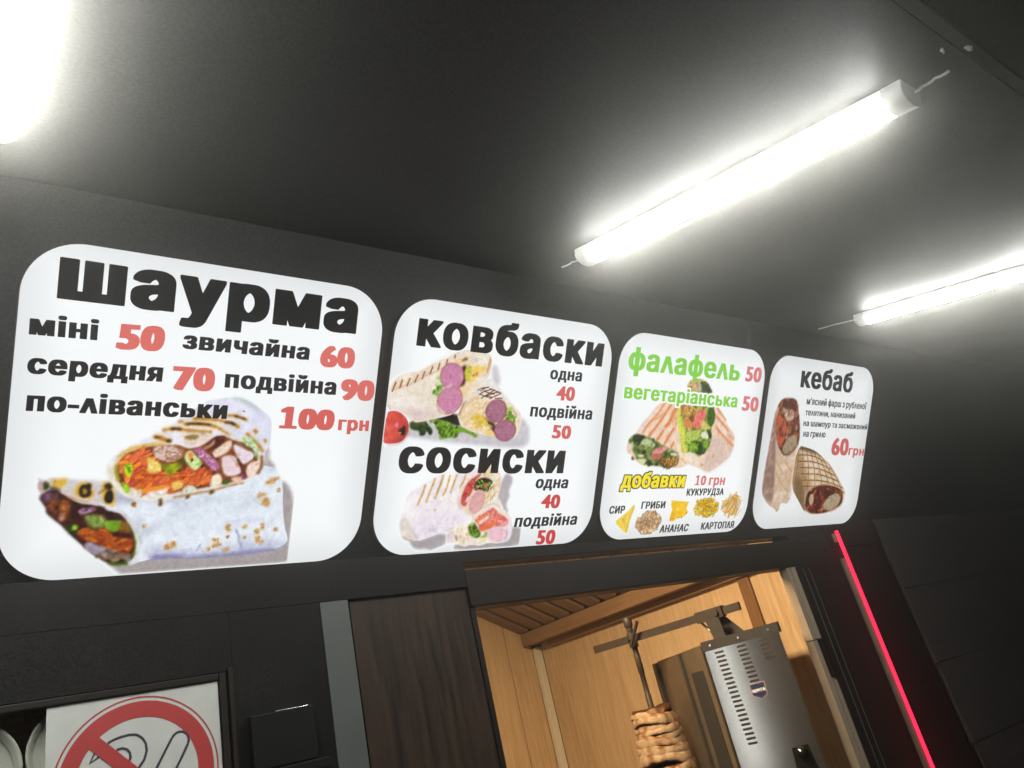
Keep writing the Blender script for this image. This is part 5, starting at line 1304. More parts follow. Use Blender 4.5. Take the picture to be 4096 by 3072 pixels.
k.tex(A_, [(244, 240, 236), (236, 230, 236), (248, 246, 244)], 50)
k.tex([(808.2,-388.2),(867.8,-379.5),(922.6,-375.8),(957.3,-390.9),(926.8,-406.5),(897.8,-416.2),(833.8,-435.5),(816.7,-419.2)], [(226, 216, 226), (238, 230, 240), (216, 206, 218)], 14, 0.85, 5)
k.tex([(782.1,-400.4),(782.9,-380.7),(801.9,-385.3),(815.5,-409.8),(832.2,-434.8),(802.1,-432.5),(790.6,-423.3)], [(232, 224, 214), (222, 212, 204), (240, 234, 228)], 16, 0.9, 3)
k.line([(814.0,-409.7),(823.1,-422.2),(833.1,-435.5)], 1.6, (190, 180, 176), 0.8, 0.8)
k.line([(790.4,-421.9),(802.0,-431.8),(818.3,-432.0)], 1.6, (150, 130, 116), 0.8, 0.8)
for P in ([(834.2,-311.4),(830.4,-328.7),(824.8,-343.3),(819.8,-357.2)], [(856.8,-297.4),(851.5,-315.6),(846.0,-331.7),(840.9,-351.0)], [(875.9,-290.0),(873.5,-306.3),(866.9,-326.6),(861.5,-344.1)], [(894.0,-290.0),(891.1,-309.1),(887.0,-325.5),(880.6,-336.3)], [(912.2,-288.7),(906.6,-306.5),(903.5,-318.8),(900.4,-331.1)], [(934.2,-290.1),(933.3,-301.2),(926.7,-312.2),(923.0,-320.4)]):
    k.line(P, 5.4, (240, 214, 160), 0.6, 1.4); k.line(P, 2.7, (186, 134, 66), 0.95, 0.7, 0.5)
k.dot([(943.1,-301.2)], 5, 4, 0.4, (238, 200, 130), 0.8, 1); k.dot([(864.7,-368.5)], 2.6, 3.6, 0.2, (206, 186, 166), 0.8, 0.8); k.dot([(866.2,-367.9)], 1.2, 1.6, 0, (150, 120, 90), 0.8, 0.4)
for q in [(900.8,-391.6),(916.0,-386.6),(879.7,-399.0),(895.2,-409.3),(855.5,-403.5),(928.2,-381.5),(848.1,-416.7)]:
    k.dot(q, 4, 1.8, 0.5, (206, 196, 212), 0.5, 1)
B_ = [(922.1,-326.0),(935.0,-313.6),(946.2,-299.8),(956.5,-291.5),(970.1,-281.7),(992.2,-271.8),(1016.8,-275.9),(1032.9,-291.6),(1034.6,-314.6),(1032.3,-334.6),(1013.4,-347.2),(995.5,-365.3),(977.6,-381.7),(963.0,-384.1),(947.3,-377.9),(932.4,-365.0),(922.4,-350.8)]
k.tex(B_, [(240, 226, 210), (230, 212, 190), (246, 238, 230)], 12, 1, 1.5)
k.line([(922.1,-337.0),(922.7,-353.6),(934.4,-367.8)], 6, (226, 196, 206), 0.9, 2)
k.tex([(936.0,-320.6),(943.7,-305.4),(958.8,-295.7),(972.6,-287.3),(976.3,-290.1),(966.0,-299.9),(960.8,-309.7),(958.2,-326.4),(951.5,-337.5),(947.6,-357.0),(942.0,-363.8),(931.2,-356.6),(929.3,-342.7)], [(196, 84, 80), (214, 104, 98), (176, 66, 66), (222, 128, 116)], 9, 1, 1)
k.tex([(951.5,-337.5),(951.0,-345.9),(945.6,-354.2),(941.9,-351.3),(945.3,-340.2)], [(240, 224, 220), (226, 206, 204)], 6, 1, 0.8)
k.tex([(960.6,-308.3),(972.5,-298.5),(992.3,-295.8),(1010.6,-304.4),(1012.3,-315.8),(1007.0,-327.1),(997.2,-329.8),(979.5,-323.9),(961.5,-326.5)], [(48, 34, 22), (76, 56, 36), (30, 24, 16)], 8, 1, 1)
k.bits([(960.2,-305.5),(1010.4,-303.0),(1010.1,-324.3),(990.2,-328.3),(980.9,-322.5),(964.1,-309.7)], 34, (4.6, 1.5), [(120, 170, 60), (70, 104, 40), (160, 206, 90), (40, 60, 26)], 0.3, 1.3, 0.95, 0.5)
k.tex([(982.3,-308.4),(997.5,-308.6),(999.6,-322.8),(989.6,-324.0)], [(176, 116, 96), (196, 140, 116)], 6, 0.95, 1)
k.bits([(963.2,-315.3),(971.5,-315.4),(971.1,-323.8),(964.2,-322.3)], 6, (2.6, 2), [(226, 166, 136), (206, 130, 110)], 0, 3, 0.9, 0.6)
k.bits([(979.3,-276.1),(999.0,-271.7),(1008.5,-290.2),(988.9,-295.8)], 16, (5, 2), [(240, 226, 176), (230, 206, 140), (246, 238, 216)], 0.9, 0.6, 0.9, 0.7)
k.bits([(1000.6,-329.9),(1019.3,-293.0),(1030.7,-300.2),(1032.1,-333.2),(1010.8,-352.8),(997.9,-358.2),(997.1,-341.2)], 46, (6, 1.6), [(236, 216, 176), (220, 190, 136), (246, 236, 216), (206, 172, 120)], 1.1, 0.4, 0.85, 0.6)
k.line([(972.8,-288.7),(979.9,-280.3),(983.6,-270.4)], 4, (200, 90, 84), 0.9, 0.8)
def slab(P, base):
    k.tex(P, base, 14, 1, 1.2, 2); k.bits(P, 30, (1.0, 0.8), [tuple(v * 0.93 for v in base[0]), tuple(min(255, v * 1.03) for v in base[-1])], 0, 3, 0.5, 0.4)
slab([(952.6,-345.9),(962.5,-333.5),(976.3,-325.3),(988.3,-326.9),(994.2,-338.3),(992.8,-358.1),(986.4,-372.1),(977.4,-380.3),(964.0,-379.9),(954.5,-371.2),(951.7,-357.1)], [(220, 172, 170), (228, 184, 182), (214, 162, 160)])
k.line([(988.7,-329.7),(994.1,-341.1),(991.5,-360.9),(984.9,-373.5)], 2, (186, 130, 110), 0.7, 0.8)
# second half
k.tex([(964.6,-384.1),(977.2,-378.9),(995.5,-365.3),(1014.2,-352.9),(1031.6,-341.8),(1044.7,-359.3),(1053.9,-374.1),(1073.7,-387.8),(1084.6,-413.1),(1081.8,-442.3),(1068.7,-450.4),(1042.7,-453.3),(1017.8,-449.0),(998.4,-456.5),(979.3,-452.6),(962.5,-451.6),(956.7,-456.9),(939.4,-450.3),(930.4,-444.2),(912.6,-443.2),(904.7,-444.2),(900.3,-423.3),(919.1,-408.9),(942.2,-400.1),(964.4,-393.9)], [(242, 234, 226), (234, 224, 214), (248, 242, 238)], 22)
k.tex([(1064.7,-387.5),(1084.6,-413.1),(1081.8,-442.3),(1068.7,-450.4),(1052.9,-450.9),(1074.2,-427.2),(1074.7,-406.8)], [(226, 218, 240), (236, 230, 246)], 14, 0.9, 2)
k.tex([(901.9,-423.3),(919.5,-411.7),(925.8,-434.2),(920.7,-443.7),(904.7,-444.2)], [(236, 224, 224), (226, 212, 214), (244, 236, 236)], 9, 0.9, 2)
k.bits([(926.2,-413.4),(956.4,-407.7),(964.8,-432.0),(955.5,-448.4),(933.5,-443.0)], 40, (7, 2.2), [(244, 230, 206), (232, 212, 180), (250, 242, 228), (214, 190, 150)], 1.0, 0.6, 0.85, 0.8)
k.line([(926.5,-427.3),(929.1,-434.4),(933.1,-440.2)], 5, (176, 140, 90), 0.8, 1); k.line([(992.3,-366.6),(1008.2,-358.5),(1028.9,-359.0),(1038.7,-366.4)], 2, (206, 180, 150), 0.8, 0.8)
k.line([(896.2,-416.2),(911.6,-412.7),(920.7,-409.0)], 2, (200, 176, 140), 0.8, 0.8)
k.tex([(971.5,-397.0),(981.4,-384.7),(997.6,-379.5),(1010.0,-371.4),(1019.6,-365.9),(1031.0,-373.4),(1042.8,-382.4),(1065.6,-393.3),(1070.9,-405.2),(1064.9,-412.2),(1036.7,-412.5),(1013.4,-418.7),(991.8,-422.0),(985.7,-414.6),(987.8,-406.2)], [(226, 122, 108), (238, 160, 140), (214, 96, 96), (240, 190, 180), (230, 136, 84)], 10, 1, 1)
k.tex([(974.6,-395.7),(986.7,-386.3),(1001.8,-385.4),(996.4,-395.1),(983.8,-401.8)], [(230, 140, 70), (236, 160, 100)], 7, 0.9, 1)
k.tex([(983.4,-398.9),(999.2,-391.0),(1011.7,-382.8),(1014.5,-390.1),(1000.4,-399.6),(987.8,-406.2)], [(244, 226, 220), (236, 208, 204)], 7, 0.95, 1)
k.tex([(988.3,-409.0),(1004.5,-404.0),(1024.8,-401.9),(1045.6,-401.3),(1029.5,-410.7),(1003.5,-421.1),(990.1,-421.9)], [(232, 140, 90), (226, 120, 90)], 8, 0.9, 1)
k.tex([(1044.5,-405.6),(1066.2,-397.7),(1071.1,-406.6),(1050.8,-413.1)], [(240, 196, 200), (232, 170, 178)], 7, 0.9, 1.2)
k.tex([(955.7,-409.1),(965.4,-401.0),(979.0,-403.0),(986.1,-417.4),(995.8,-426.4),(992.1,-436.2),(976.9,-435.4),(966.0,-429.2)], [(66, 96, 34), (120, 160, 56), (50, 74, 28), (150, 190, 80)], 8, 1, 0.8)
k.line([(965.8,-403.9),(969.6,-419.5),(981.6,-432.8)], 2, (150, 190, 80), 0.9, 0.6); k.line([(962.5,-427.7),(980.1,-434.2),(986.9,-423.2)], 2.4, (150, 196, 70), 0.9, 0.6)
k.tex([(992.1,-436.2),(1001.6,-431.0),(1016.0,-430.3),(1012.5,-435.8),(997.5,-437.9)], [(150, 186, 60), (176, 206, 90)], 6, 1, 0.8)
k.tex([(1005.3,-421.2),(1014.1,-423.0),(1015.3,-431.7),(1005.2,-432.6)], [(196, 206, 160), (150, 176, 100)], 5, 0.95, 0.8)
k.tex([(985.3,-441.5),(995.7,-437.8),(1011.0,-437.2),(1015.1,-441.7),(1003.1,-453.9),(989.3,-451.7)], [(246, 236, 214), (236, 222, 196)], 8, 1, 1)
k.tex([(961.5,-444.5),(972.9,-442.3),(980.2,-446.9),(977.6,-452.5),(964.2,-451.7)], [(244, 230, 216), (232, 216, 200)], 7, 1, 1)
slab([(1014.9,-428.8),(1016.7,-417.4),(1029.8,-412.2),(1050.8,-413.1),(1066.2,-421.0),(1070.6,-432.9),(1064.1,-442.8),(1049.2,-450.0),(1031.3,-446.9),(1017.9,-437.5)], [(234, 196, 206), (240, 206, 216), (228, 186, 198)])
k.line([(1065.9,-419.6),(1072.4,-433.0),(1064.5,-445.7)], 3, (196, 130, 130), 0.6, 1)
k.poly([(1116.8,-457.4),(1114.5,-460.3),(1112.9,-462.4),(1115.6,-461.8),(1118.5,-459.0)], (90, 90, 86), 1, 0.4)
k.emit(1, "food_picture", clip=lambda X, Y: Y > V0 + 1)

# ---------- sign three: falafel halves
k = Sheet(1385, 1935, -330, 40, 1.6, 51)
LF = [(1537.7,-91.8),(1588.4,-92.3),(1616.2,-95.8),(1614.5,-112.7),(1632.5,-179.5),(1641.7,-226.8),(1654.9,-230.0),(1668.2,-258.9),(1662.6,-269.3),(1623.0,-272.0),(1593.2,-270.5),(1553.5,-264.8),(1513.5,-265.1),(1497.5,-266.0),(1475.2,-257.2),(1462.6,-250.1),(1451.5,-251.0),(1448.6,-234.9),(1437.6,-235.9),(1428.4,-224.0),(1428.2,-201.7),(1433.9,-190.3),(1454.2,-178.5),(1476.0,-148.6),(1503.9,-124.7),(1518.8,-104.4)]
k.tex(LF, [(244, 220, 202), (236, 208, 188), (246, 228, 214)], 40)
k.tex([(1454.2,-178.5),(1476.0,-148.6),(1503.9,-124.7),(1527.5,-100.6),(1522.5,-123.8),(1488.7,-167.6),(1471.1,-184.4)], [(226, 212, 216), (240, 222, 214)], 20, 0.7, 5)
k.tex([(1581.6,-107.7),(1615.1,-102.6),(1629.2,-162.7),(1602.1,-163.6),(1585.5,-140.8)], [(214, 154, 120), (236, 190, 150), (200, 130, 90)], 16, 0.8, 5)
for P, wd in (([(1554.0,-89.3),(1542.5,-104.7),(1533.2,-118.4)], 5), ([(1533.5,-120.0),(1511.5,-140.6),(1491.8,-159.4),(1479.3,-179.3)], 6), ([(1579.1,-94.5),(1559.5,-118.7),(1544.6,-140.9),(1529.1,-159.6),(1503.7,-186.6)], 8), ([(1600.4,-103.4),(1587.2,-124.1),(1581.3,-144.3),(1562.6,-160.0)], 12), ([(1561.1,-165.0),(1547.9,-183.7),(1536.2,-197.2)], 8), ([(1601.5,-160.3),(1587.7,-177.5),(1568.9,-206.4)], 9), ([(1610.7,-195.3),(1602.8,-205.6),(1597.4,-215.8)], 7), ([(1516.5,-142.1),(1533.6,-133.1),(1550.7,-122.5)], 3)):
    k.line(P, wd * 1.35, (234, 176, 134), 0.6, 2.4); k.line(P, wd * 0.8, (216, 136, 84), 0.85, 1.0, 0.3)
FI = [(1429.8,-204.8),(1438.3,-190.2),(1454.5,-180.1),(1474.0,-187.5),(1499.1,-186.8),(1526.2,-194.2),(1556.6,-205.0),(1585.3,-216.0),(1608.2,-220.6),(1629.5,-228.7),(1638.1,-247.3),(1631.4,-264.3),(1598.2,-271.3),(1553.5,-264.8),(1513.5,-265.1),(1481.8,-255.5),(1455.0,-233.2),(1442.6,-214.1)]
k.tex(FI, [(44, 62, 32), (96, 120, 62), (150, 166, 100), (60, 50, 34)], 18, 1, 1.2)
k.bits(FI, 110, (8, 4), [(40, 58, 30), (74, 100, 44), (130, 156, 80), (186, 196, 140), (60, 40, 34)], 0.3, 1.6, 0.85, 1.2)
k.tex([(1472.7,-205.4),(1493.1,-191.8),(1507.2,-193.1),(1527.4,-200.8),(1538.9,-212.0),(1525.4,-215.6),(1497.0,-212.9)], [(176, 190, 130), (206, 214, 176), (140, 160, 90)], 10, 0.95, 1.5)
k.tex([(1445.3,-185.2),(1463.8,-181.4),(1491.9,-185.4),(1488.8,-193.6),(1467.8,-203.9),(1445.1,-202.8)], [(52, 70, 44), (36, 50, 32), (90, 112, 60)], 9, 0.9, 1.5)
k.tex([(1520.6,-227.2),(1549.0,-215.1),(1572.3,-211.3),(1585.3,-216.0),(1575.1,-226.3),(1552.1,-231.6),(1529.1,-235.3)], [(220, 134, 134), (234, 166, 166), (206, 112, 112)], 10, 1, 1)
k.tex([(1518.6,-242.0),(1524.1,-233.7),(1552.4,-233.3),(1571.5,-233.0),(1560.0,-248.1),(1536.6,-250.1)], [(206, 128, 118), (190, 106, 96)], 10, 0.95, 1.5)
k.tex([(1464.9,-237.9),(1494.0,-234.2),(1497.8,-242.3),(1482.0,-244.1)], [(236, 240, 200), (214, 220, 160)], 8, 1, 1); k.tex([(1471.2,-247.5),(1505.3,-245.5),(1508.8,-252.0),(1497.3,-265.2),(1479.5,-255.6)], [(226, 230, 196), (206, 212, 166)], 10, 1, 1.2)
k.tex([(1595.4,-230.9),(1609.5,-227.3),(1630.2,-232.1),(1626.5,-238.9),(1604.0,-237.5)], [(230, 232, 216), (206, 210, 176)], 8, 1, 1)
k.tex([(1555.8,-251.5),(1577.9,-241.3),(1616.6,-239.1),(1638.1,-247.3),(1631.4,-264.3),(1598.2,-271.3),(1563.1,-264.8)], [(120, 84, 44), (176, 136, 76), (90, 60, 36), (150, 100, 70)], 9, 0.95, 2)
k.bits([(1568.9,-244.7),(1632.2,-242.2),(1626.5,-264.4),(1577.5,-264.7)], 50, (3.4, 2.6), [(186, 146, 76), (110, 78, 40), (206, 170, 100)], 0, 3, 0.85, 0.8)
k.tex([(1427.7,-217.6),(1430.4,-208.0),(1448.5,-209.2),(1451.3,-218.8),(1440.5,-227.0),(1439.7,-235.0),(1430.5,-227.2)], [(236, 216, 206), (224, 200, 190)], 8, 1, 1)
k.poly([(1448.6,-241.3),(1459.3,-244.4),(1461.5,-250.1),(1451.5,-251.0)], (110, 66, 66), 1, 1)
# standing half
RF = [(1630.5,-41.1),(1637.8,-27.1),(1654.0,-19.2),(1673.8,-16.0),(1697.8,-19.3),(1714.3,-23.2),(1727.2,-34.4),(1744.5,-54.1),(1760.9,-95.0),(1785.8,-97.2),(1813.4,-124.2),(1835.1,-148.3),(1867.6,-168.7),(1871.3,-179.4),(1870.0,-206.6),(1859.1,-235.7),(1829.7,-255.9),(1794.6,-272.2),(1777.8,-282.8),(1747.6,-279.4),(1713.6,-267.3),(1689.6,-263.9),(1658.9,-250.5),(1639.8,-230.2),(1614.6,-190.1),(1607.9,-129.8),(1615.6,-92.5),(1630.1,-64.7)]
k.tex(RF, [(240, 216, 198), (232, 206, 190), (244, 224, 210), (226, 200, 188)], 36)
k.tex([(1766.6,-175.4),(1868.4,-172.3),(1870.0,-206.6),(1859.1,-235.7),(1829.7,-255.9),(1777.8,-282.8),(1747.6,-279.4),(1744.4,-237.3)], [(226, 202, 190), (214, 190, 180), (234, 212, 200)], 16, 0.8, 5)
for P, wd in (([(1768.6,-92.8),(1794.4,-112.6),(1820.3,-131.0)], 5), ([(1764.5,-112.3),(1793.0,-132.1),(1827.5,-152.1),(1838.5,-164.3)], 7), ([(1777.3,-148.6),(1800.3,-167.3),(1831.5,-184.2),(1870.0,-206.6)], 7), ([(1840.0,-171.4),(1867.9,-183.2)], 4.5), ([(1793.4,-160.4),(1791.2,-176.4)], 4), ([(1839.2,-187.5),(1841.1,-203.6)], 3.5)):
    k.line(P, wd * 1.3, (236, 180, 140), 0.6, 2); k.line(P, wd * 0.75, (218, 140, 90), 0.85, 1, 0.3)
k.dot([(1782.9,-235.0)], 7, 2, 1.0, (190, 130, 86), 0.9, 1); k.dot([(1737.6,-262.8)], 5, 2, 0.4, (150, 106, 74), 0.9, 1)
k.tex([(1645.3,-26.6),(1669.1,-18.0),(1700.7,-20.8),(1720.9,-29.7),(1741.5,-52.5),(1758.2,-95.1),(1771.4,-133.0),(1755.1,-158.2),(1767.7,-180.6),(1757.7,-210.8),(1740.7,-232.1),(1715.9,-239.4),(1666.0,-234.9),(1645.4,-219.9),(1632.5,-179.5),(1623.5,-146.0),(1607.8,-116.4),(1620.5,-92.2),(1636.9,-60.9),(1635.5,-40.8)], [(150, 170, 70), (200, 210, 110), (90, 120, 46), (226, 206, 150)], 18, 1, 1.5)
k.tex([(1635.7,-29.0),(1659.3,-20.5),(1680.9,-25.7),(1684.1,-54.5),(1650.9,-54.9),(1631.2,-44.4)], [(206, 164, 110), (226, 196, 156), (160, 110, 66)], 12, 1, 2)
k.tex([(1685.7,-23.6),(1712.1,-25.1),(1731.2,-41.1),(1744.5,-54.1),(1697.2,-55.4),(1685.8,-37.3)], [(64, 74, 46), (96, 106, 76), (40, 46, 34)], 10, 1, 1.5)
k.tex([(1676.5,-29.4),(1689.2,-28.5),(1696.0,-55.4),(1681.6,-54.7)], [(206, 206, 196), (176, 176, 166)], 8, 0.95, 1.5)
k.tex([(1622.6,-90.4),(1678.4,-90.7),(1683.5,-116.1),(1670.3,-127.0),(1634.4,-125.2),(1626.2,-108.7)], [(190, 150, 76), (214, 180, 106), (130, 96, 46)], 9, 1, 1.5)
k.bits([(1628.6,-95.1),(1676.2,-92.6),(1675.9,-116.5),(1638.8,-121.7)], 30, (3.6, 2.6), [(206, 166, 86), (140, 100, 50), (226, 196, 130)], 0, 3, 0.8, 0.8)
k.tex([(1615.6,-92.5),(1627.9,-91.8),(1632.0,-125.4),(1620.8,-119.1)], [(206, 120, 100), (190, 96, 80)], 8, 0.95, 1)
k.tex([(1675.0,-125.1),(1689.5,-107.3),(1713.9,-99.1),(1726.8,-110.6),(1725.7,-131.5),(1715.2,-157.9),(1684.6,-160.7),(1676.1,-143.9)], [(226, 116, 110), (236, 146, 136), (206, 92, 90)], 11, 1, 1)
k.tex([(1633.3,-132.1),(1652.3,-126.1),(1673.6,-144.0),(1677.0,-161.0),(1656.7,-161.7),(1638.4,-145.4)], [(232, 160, 110), (222, 136, 90), (240, 190, 150)], 10, 1, 1)
k.tex([(1654.4,-124.3),(1676.2,-118.2),(1678.0,-140.4),(1665.3,-140.9)], [(120, 76, 46), (150, 96, 60)], 7, 0.9, 1.5)
k.tex([(1708.9,-139.1),(1723.1,-131.6),(1745.7,-151.6),(1739.5,-160.5),(1715.9,-161.3)], [(220, 220, 150), (206, 206, 120), (230, 190, 130)], 8, 1, 1)
k.tex([(1729.2,-96.6),(1758.2,-95.1),(1771.4,-133.0),(1754.3,-154.8),(1734.3,-134.6)], [(50, 76, 34), (90, 126, 50), (34, 48, 26)], 9, 1, 1.2)
k.tex([(1600.7,-105.0),(1617.5,-102.5),(1622.2,-139.3),(1646.7,-162.0),(1653.3,-195.9),(1653.0,-233.4),(1640.7,-221.7),(1630.0,-179.5),(1616.9,-163.1)], [(206, 210, 76), (226, 226, 120), (176, 186, 50)], 9, 1, 1.5)
k.tex([(1650.2,-167.0),(1677.6,-164.4),(1708.8,-165.0),(1715.2,-183.9),(1684.1,-196.8),(1658.3,-195.8)], [(166, 190, 86), (196, 210, 120), (120, 156, 60)], 10, 1, 1.5)
k.tex([(1712.5,-170.1),(1737.2,-162.3),(1750.6,-175.9),(1753.1,-188.1),(1718.2,-185.5)], [(232, 238, 222), (214, 226, 190)], 9, 1, 1)
k.tex([(1739.5,-160.5),(1756.1,-163.4),(1767.3,-178.9),(1756.1,-189.7),(1747.3,-172.5)], [(50, 66, 34), (76, 96, 44)], 7, 1, 1.2)
k.tex([(1671.3,-197.1),(1699.1,-194.7),(1728.1,-195.7),(1745.1,-214.5),(1742.7,-228.6),(1714.5,-232.5),(1694.3,-222.4),(1713.6,-215.2)], [(40, 64, 30), (26, 44, 22), (70, 104, 40)], 9, 1, 1.2)
k.bits([(1649.2,-201.1),(1755.4,-186.3),(1756.5,-217.8),(1737.7,-230.4),(1663.0,-219.6)], 60, (7, 2.2), [(110, 170, 50), (146, 200, 60), (60, 96, 36), (176, 216, 80)], 0.4, 1.4, 0.8, 0.9)
k.dot([(1719.2,-216.8)], 16, 13, 0.3, (40, 66, 30), 0.85, 2); k.line([(1679.4,-212.4),(1694.1,-208.6),(1710.7,-213.5),(1707.2,-222.2)], 5, (170, 206, 60), 0.9, 1)
k.tex([(1642.4,-204.7),(1665.4,-205.8),(1670.3,-217.7),(1655.9,-235.1),(1648.2,-221.6)], [(226, 226, 130), (206, 206, 90)], 8, 0.9, 1.2)
k.tex([(1661.5,-224.7),(1697.9,-227.6),(1715.5,-237.7),(1695.6,-255.3),(1667.1,-253.8),(1656.6,-238.5)], [(246, 236, 220), (238, 222, 200)], 12, 0.95, 2)
k.line([(1604.2,-187.1),(1623.5,-210.2),(1643.3,-235.3),(1670.7,-258.9)], 7, (246, 226, 196), 0.9, 2); k.line([(1645.0,-243.8),(1658.9,-250.5),(1673.6,-260.6)], 4, (220, 166, 110), 0.7, 1.5)
k.emit(2, "food_picture")

# topping pictures
k = Sheet(1365, 1560, -462, -270, 1.5, 61)
k.tex([(1483.0,-371.4),(1457.8,-392.2),(1421.1,-414.0),(1430.5,-426.5),(1464.4,-448.2),(1469.2,-446.5),(1474.5,-409.9),(1486.2,-379.6)], [(246, 222, 110), (242, 214, 90), (248, 230, 140)], 14, 1, 0.5, 0)
k.poly([(1483.0,-371.4),(1486.2,-379.6),(1474.5,-409.9),(1469.3,-447.0),(1463.7,-447.7),(1467.7,-409.7)], (226, 190, 80), 0.9, 0.8, 0)
k.bits([(1468.0,-392.6),(1438.2,-413.5),(1461.9,-433.9),(1473.2,-402.5)], 14, (4, 3), [(226, 194, 84), (236, 206, 110)], 0, 3, 0.8, 0.8)
k.emit(2, "topping_picture")
k = Sheet(1430, 1660, -462, -280, 1.4, 62)
MU = [(1530.3,-393.2),(1566.2,-395.6),(1590.4,-409.0),(1592.8,-421.8),(1585.2,-439.3),(1561.7,-448.3),(1519.2,-447.6),(1500.5,-430.6),(1500.0,-418.3),(1519.2,-409.1)]
k.bits(MU, 150, (7, 5), [(226, 190, 150), (240, 212, 176), (206, 164, 124), (232, 200, 160), (214, 176, 140)], 0, 3, 1, 0.4, 0.8)
k.emit(2, "topping_picture")
k = Sheet(1560, 1780, -430, -240, 1.4, 63)
k.tex([(1627.6,-363.0),(1702.7,-368.5),(1695.2,-389.2),(1633.9,-386.2)], [(246, 208, 62), (240, 196, 50)], 10, 1, 0.4, 0)
k.tex([(1638.8,-382.4),(1661.1,-390.8),(1658.5,-416.6),(1648.4,-422.6),(1629.6,-421.9),(1632.0,-405.3)], [(244, 202, 54), (236, 188, 44)], 10, 1, 0.4, 0)
k.tex([(1669.5,-375.5),(1704.0,-394.6),(1701.6,-402.4),(1680.7,-413.5),(1654.5,-415.1),(1656.4,-395.8)], [(248, 212, 70), (240, 198, 54)], 10, 1, 0.4, 0)
k.line([(1659.9,-414.0),(1682.6,-413.5),(1703.1,-399.9)], 2.5, (226, 170, 60), 0.9, 0.4); k.line([(1667.9,-376.8),(1656.4,-395.8),(1655.0,-413.9)], 1.6, (250, 232, 150), 0.9, 0.4)
for q in [(1632.4,-374.6),(1645.0,-414.8),(1699.4,-401.0),(1680.7,-413.5)]: k.dot(q, 1.8, 1.8, 0, (130, 90, 50), 0.9, 0.4)
k.emit(2, "topping_picture")
k = Sheet(1660, 1900, -420, -230, 1.4, 64)
k.bits([(1731.0,-392.8),(1737.6,-366.6),(1768.2,-360.6),(1809.3,-362.8),(1832.9,-376.8),(1836.8,-395.9),(1815.7,-414.1),(1771.0,-414.0),(1741.3,-405.0)], 210, (4.4, 3.2), [(248, 210, 60), (240, 194, 44), (250, 224, 100), (236, 184, 40)], 0, 3, 1, 0.3, 0.8)
k.emit(2, "topping_picture")
k = Sheet(1760, 1974, -430, -220, 1.4, 65)
k.bits([(1857.5,-374.7),(1879.6,-358.7),(1904.3,-353.7),(1937.9,-368.2),(1940.1,-398.8),(1916.7,-412.0),(1877.2,-408.0),(1862.1,-396.6)], 75, (14, 2.0), [(244, 204, 130), (236, 186, 104), (248, 218, 156)], 0.75, 0.7, 1, 0.3, 0.7)
for P in ([(1870.6,-396.8),(1877.4,-419.0)], [(1896.4,-397.6),(1894.6,-419.6)], [(1922.5,-398.3),(1919.7,-426.0)], [(1948.4,-396.3),(1926.6,-417.9)], [(1848.2,-370.4),(1881.4,-367.0)], [(1854.8,-401.8),(1887.7,-397.3)], [(1895.4,-352.2),(1937.9,-368.2)]):
    k.line(P, 3.6, (240, 192, 116), 1, 0.3, 0.1)
k.emit(2, "topping_picture")

# ---------- sign four: kebab rolls
k = Sheet(2030, 2520, -440, -20, 1.8, 77)
KB = [(2206.4,-195.5),(2245.8,-200.2),(2300.6,-210.4),(2360.6,-236.2),(2424.3,-270.5),(2487.0,-321.7),(2520.6,-354.0),(2524.2,-382.0),(2496.0,-413.3),(2434.9,-423.3),(2380.2,-425.5),(2292.4,-420.8),(2242.9,-376.0),(2195.1,-334.3),(2188.5,-253.0)]
k.tex(KB, [(226, 206, 180), (236, 220, 200), (210, 186, 156)], 30)
k.keep(KB)
k.poly([(2145.7,-202.3),(2207.7,-201.0),(2270.7,-289.9),(2316.0,-328.0),(2275.3,-376.7),(2313.6,-427.2),(2197.2,-423.4)], (160, 130, 92), 0.7, 9)
k.poly([(2195.5,-282.5),(2261.7,-320.0),(2275.3,-376.7),(2303.7,-426.9),(2233.5,-417.1)], (112, 86, 56), 0.6, 7)
c00, c10, c01, c11 = [(2206.0,-199.2),(2313.8,-210.2),(2291.0,-333.5),(2519.5,-349.9)]
def pt(s_, t_):
    x = (c00[0] * (1 - s_) + c10[0] * s_) * (1 - t_) + (c01[0] * (1 - s_) + c11[0] * s_) * t_
    y = (c00[1] * (1 - s_) + c10[1] * s_) * (1 - t_) + (c01[1] * (1 - s_) + c11[1] * s_) * t_
    return (x, y + 9 * math.sin(math.pi * s_))
for q in range(7):
    t_ = 0.03 + q * 0.155
    P = [pt(-0.15 + 0.13 * z_, t_ + 0.012 * z_) for z_ in range(10)]
    k.line(P, 5.5, (206, 166, 116), 0.6, 1.6, 0.2); k.line(P, 3.0, (112, 70, 40), 0.9, 0.8, 0.4)
for q in range(-3, 7):
    P = [pt(0.1 + q * 0.185 + 0.05 * z_ * -1 + 0.25, -0.05 + 0.14 * z_) for z_ in range(9)]
    k.line(P, 5.0, (206, 166, 116), 0.5, 1.6, 0.2); k.line(P, 2.6, (120, 76, 44), 0.85, 0.8, 0.4)
k.poly([(2199.7,-193.8),(2244.9,-196.5),(2320.4,-210.0),(2317.0,-223.4),(2262.8,-216.7),(2209.4,-208.4)], (96, 74, 48), 0.75, 3)
k.free()
KC = [(2281.8,-376.9),(2293.3,-343.0),(2341.8,-324.4),(2417.2,-325.1),(2483.8,-337.5),(2512.7,-365.8),(2506.4,-397.6),(2447.0,-415.8),(2380.2,-425.5),(2301.8,-419.2)]
k.tex(KC, [(84, 40, 26), (130, 66, 40), (60, 30, 22), (176, 100, 66)], 14, 1, 1.5)
k.bits(KC, 40, (9, 4), [(196, 100, 60), (140, 60, 40), (220, 160, 120), (70, 36, 26)], 0.8, 1.0, 0.8, 1.2)
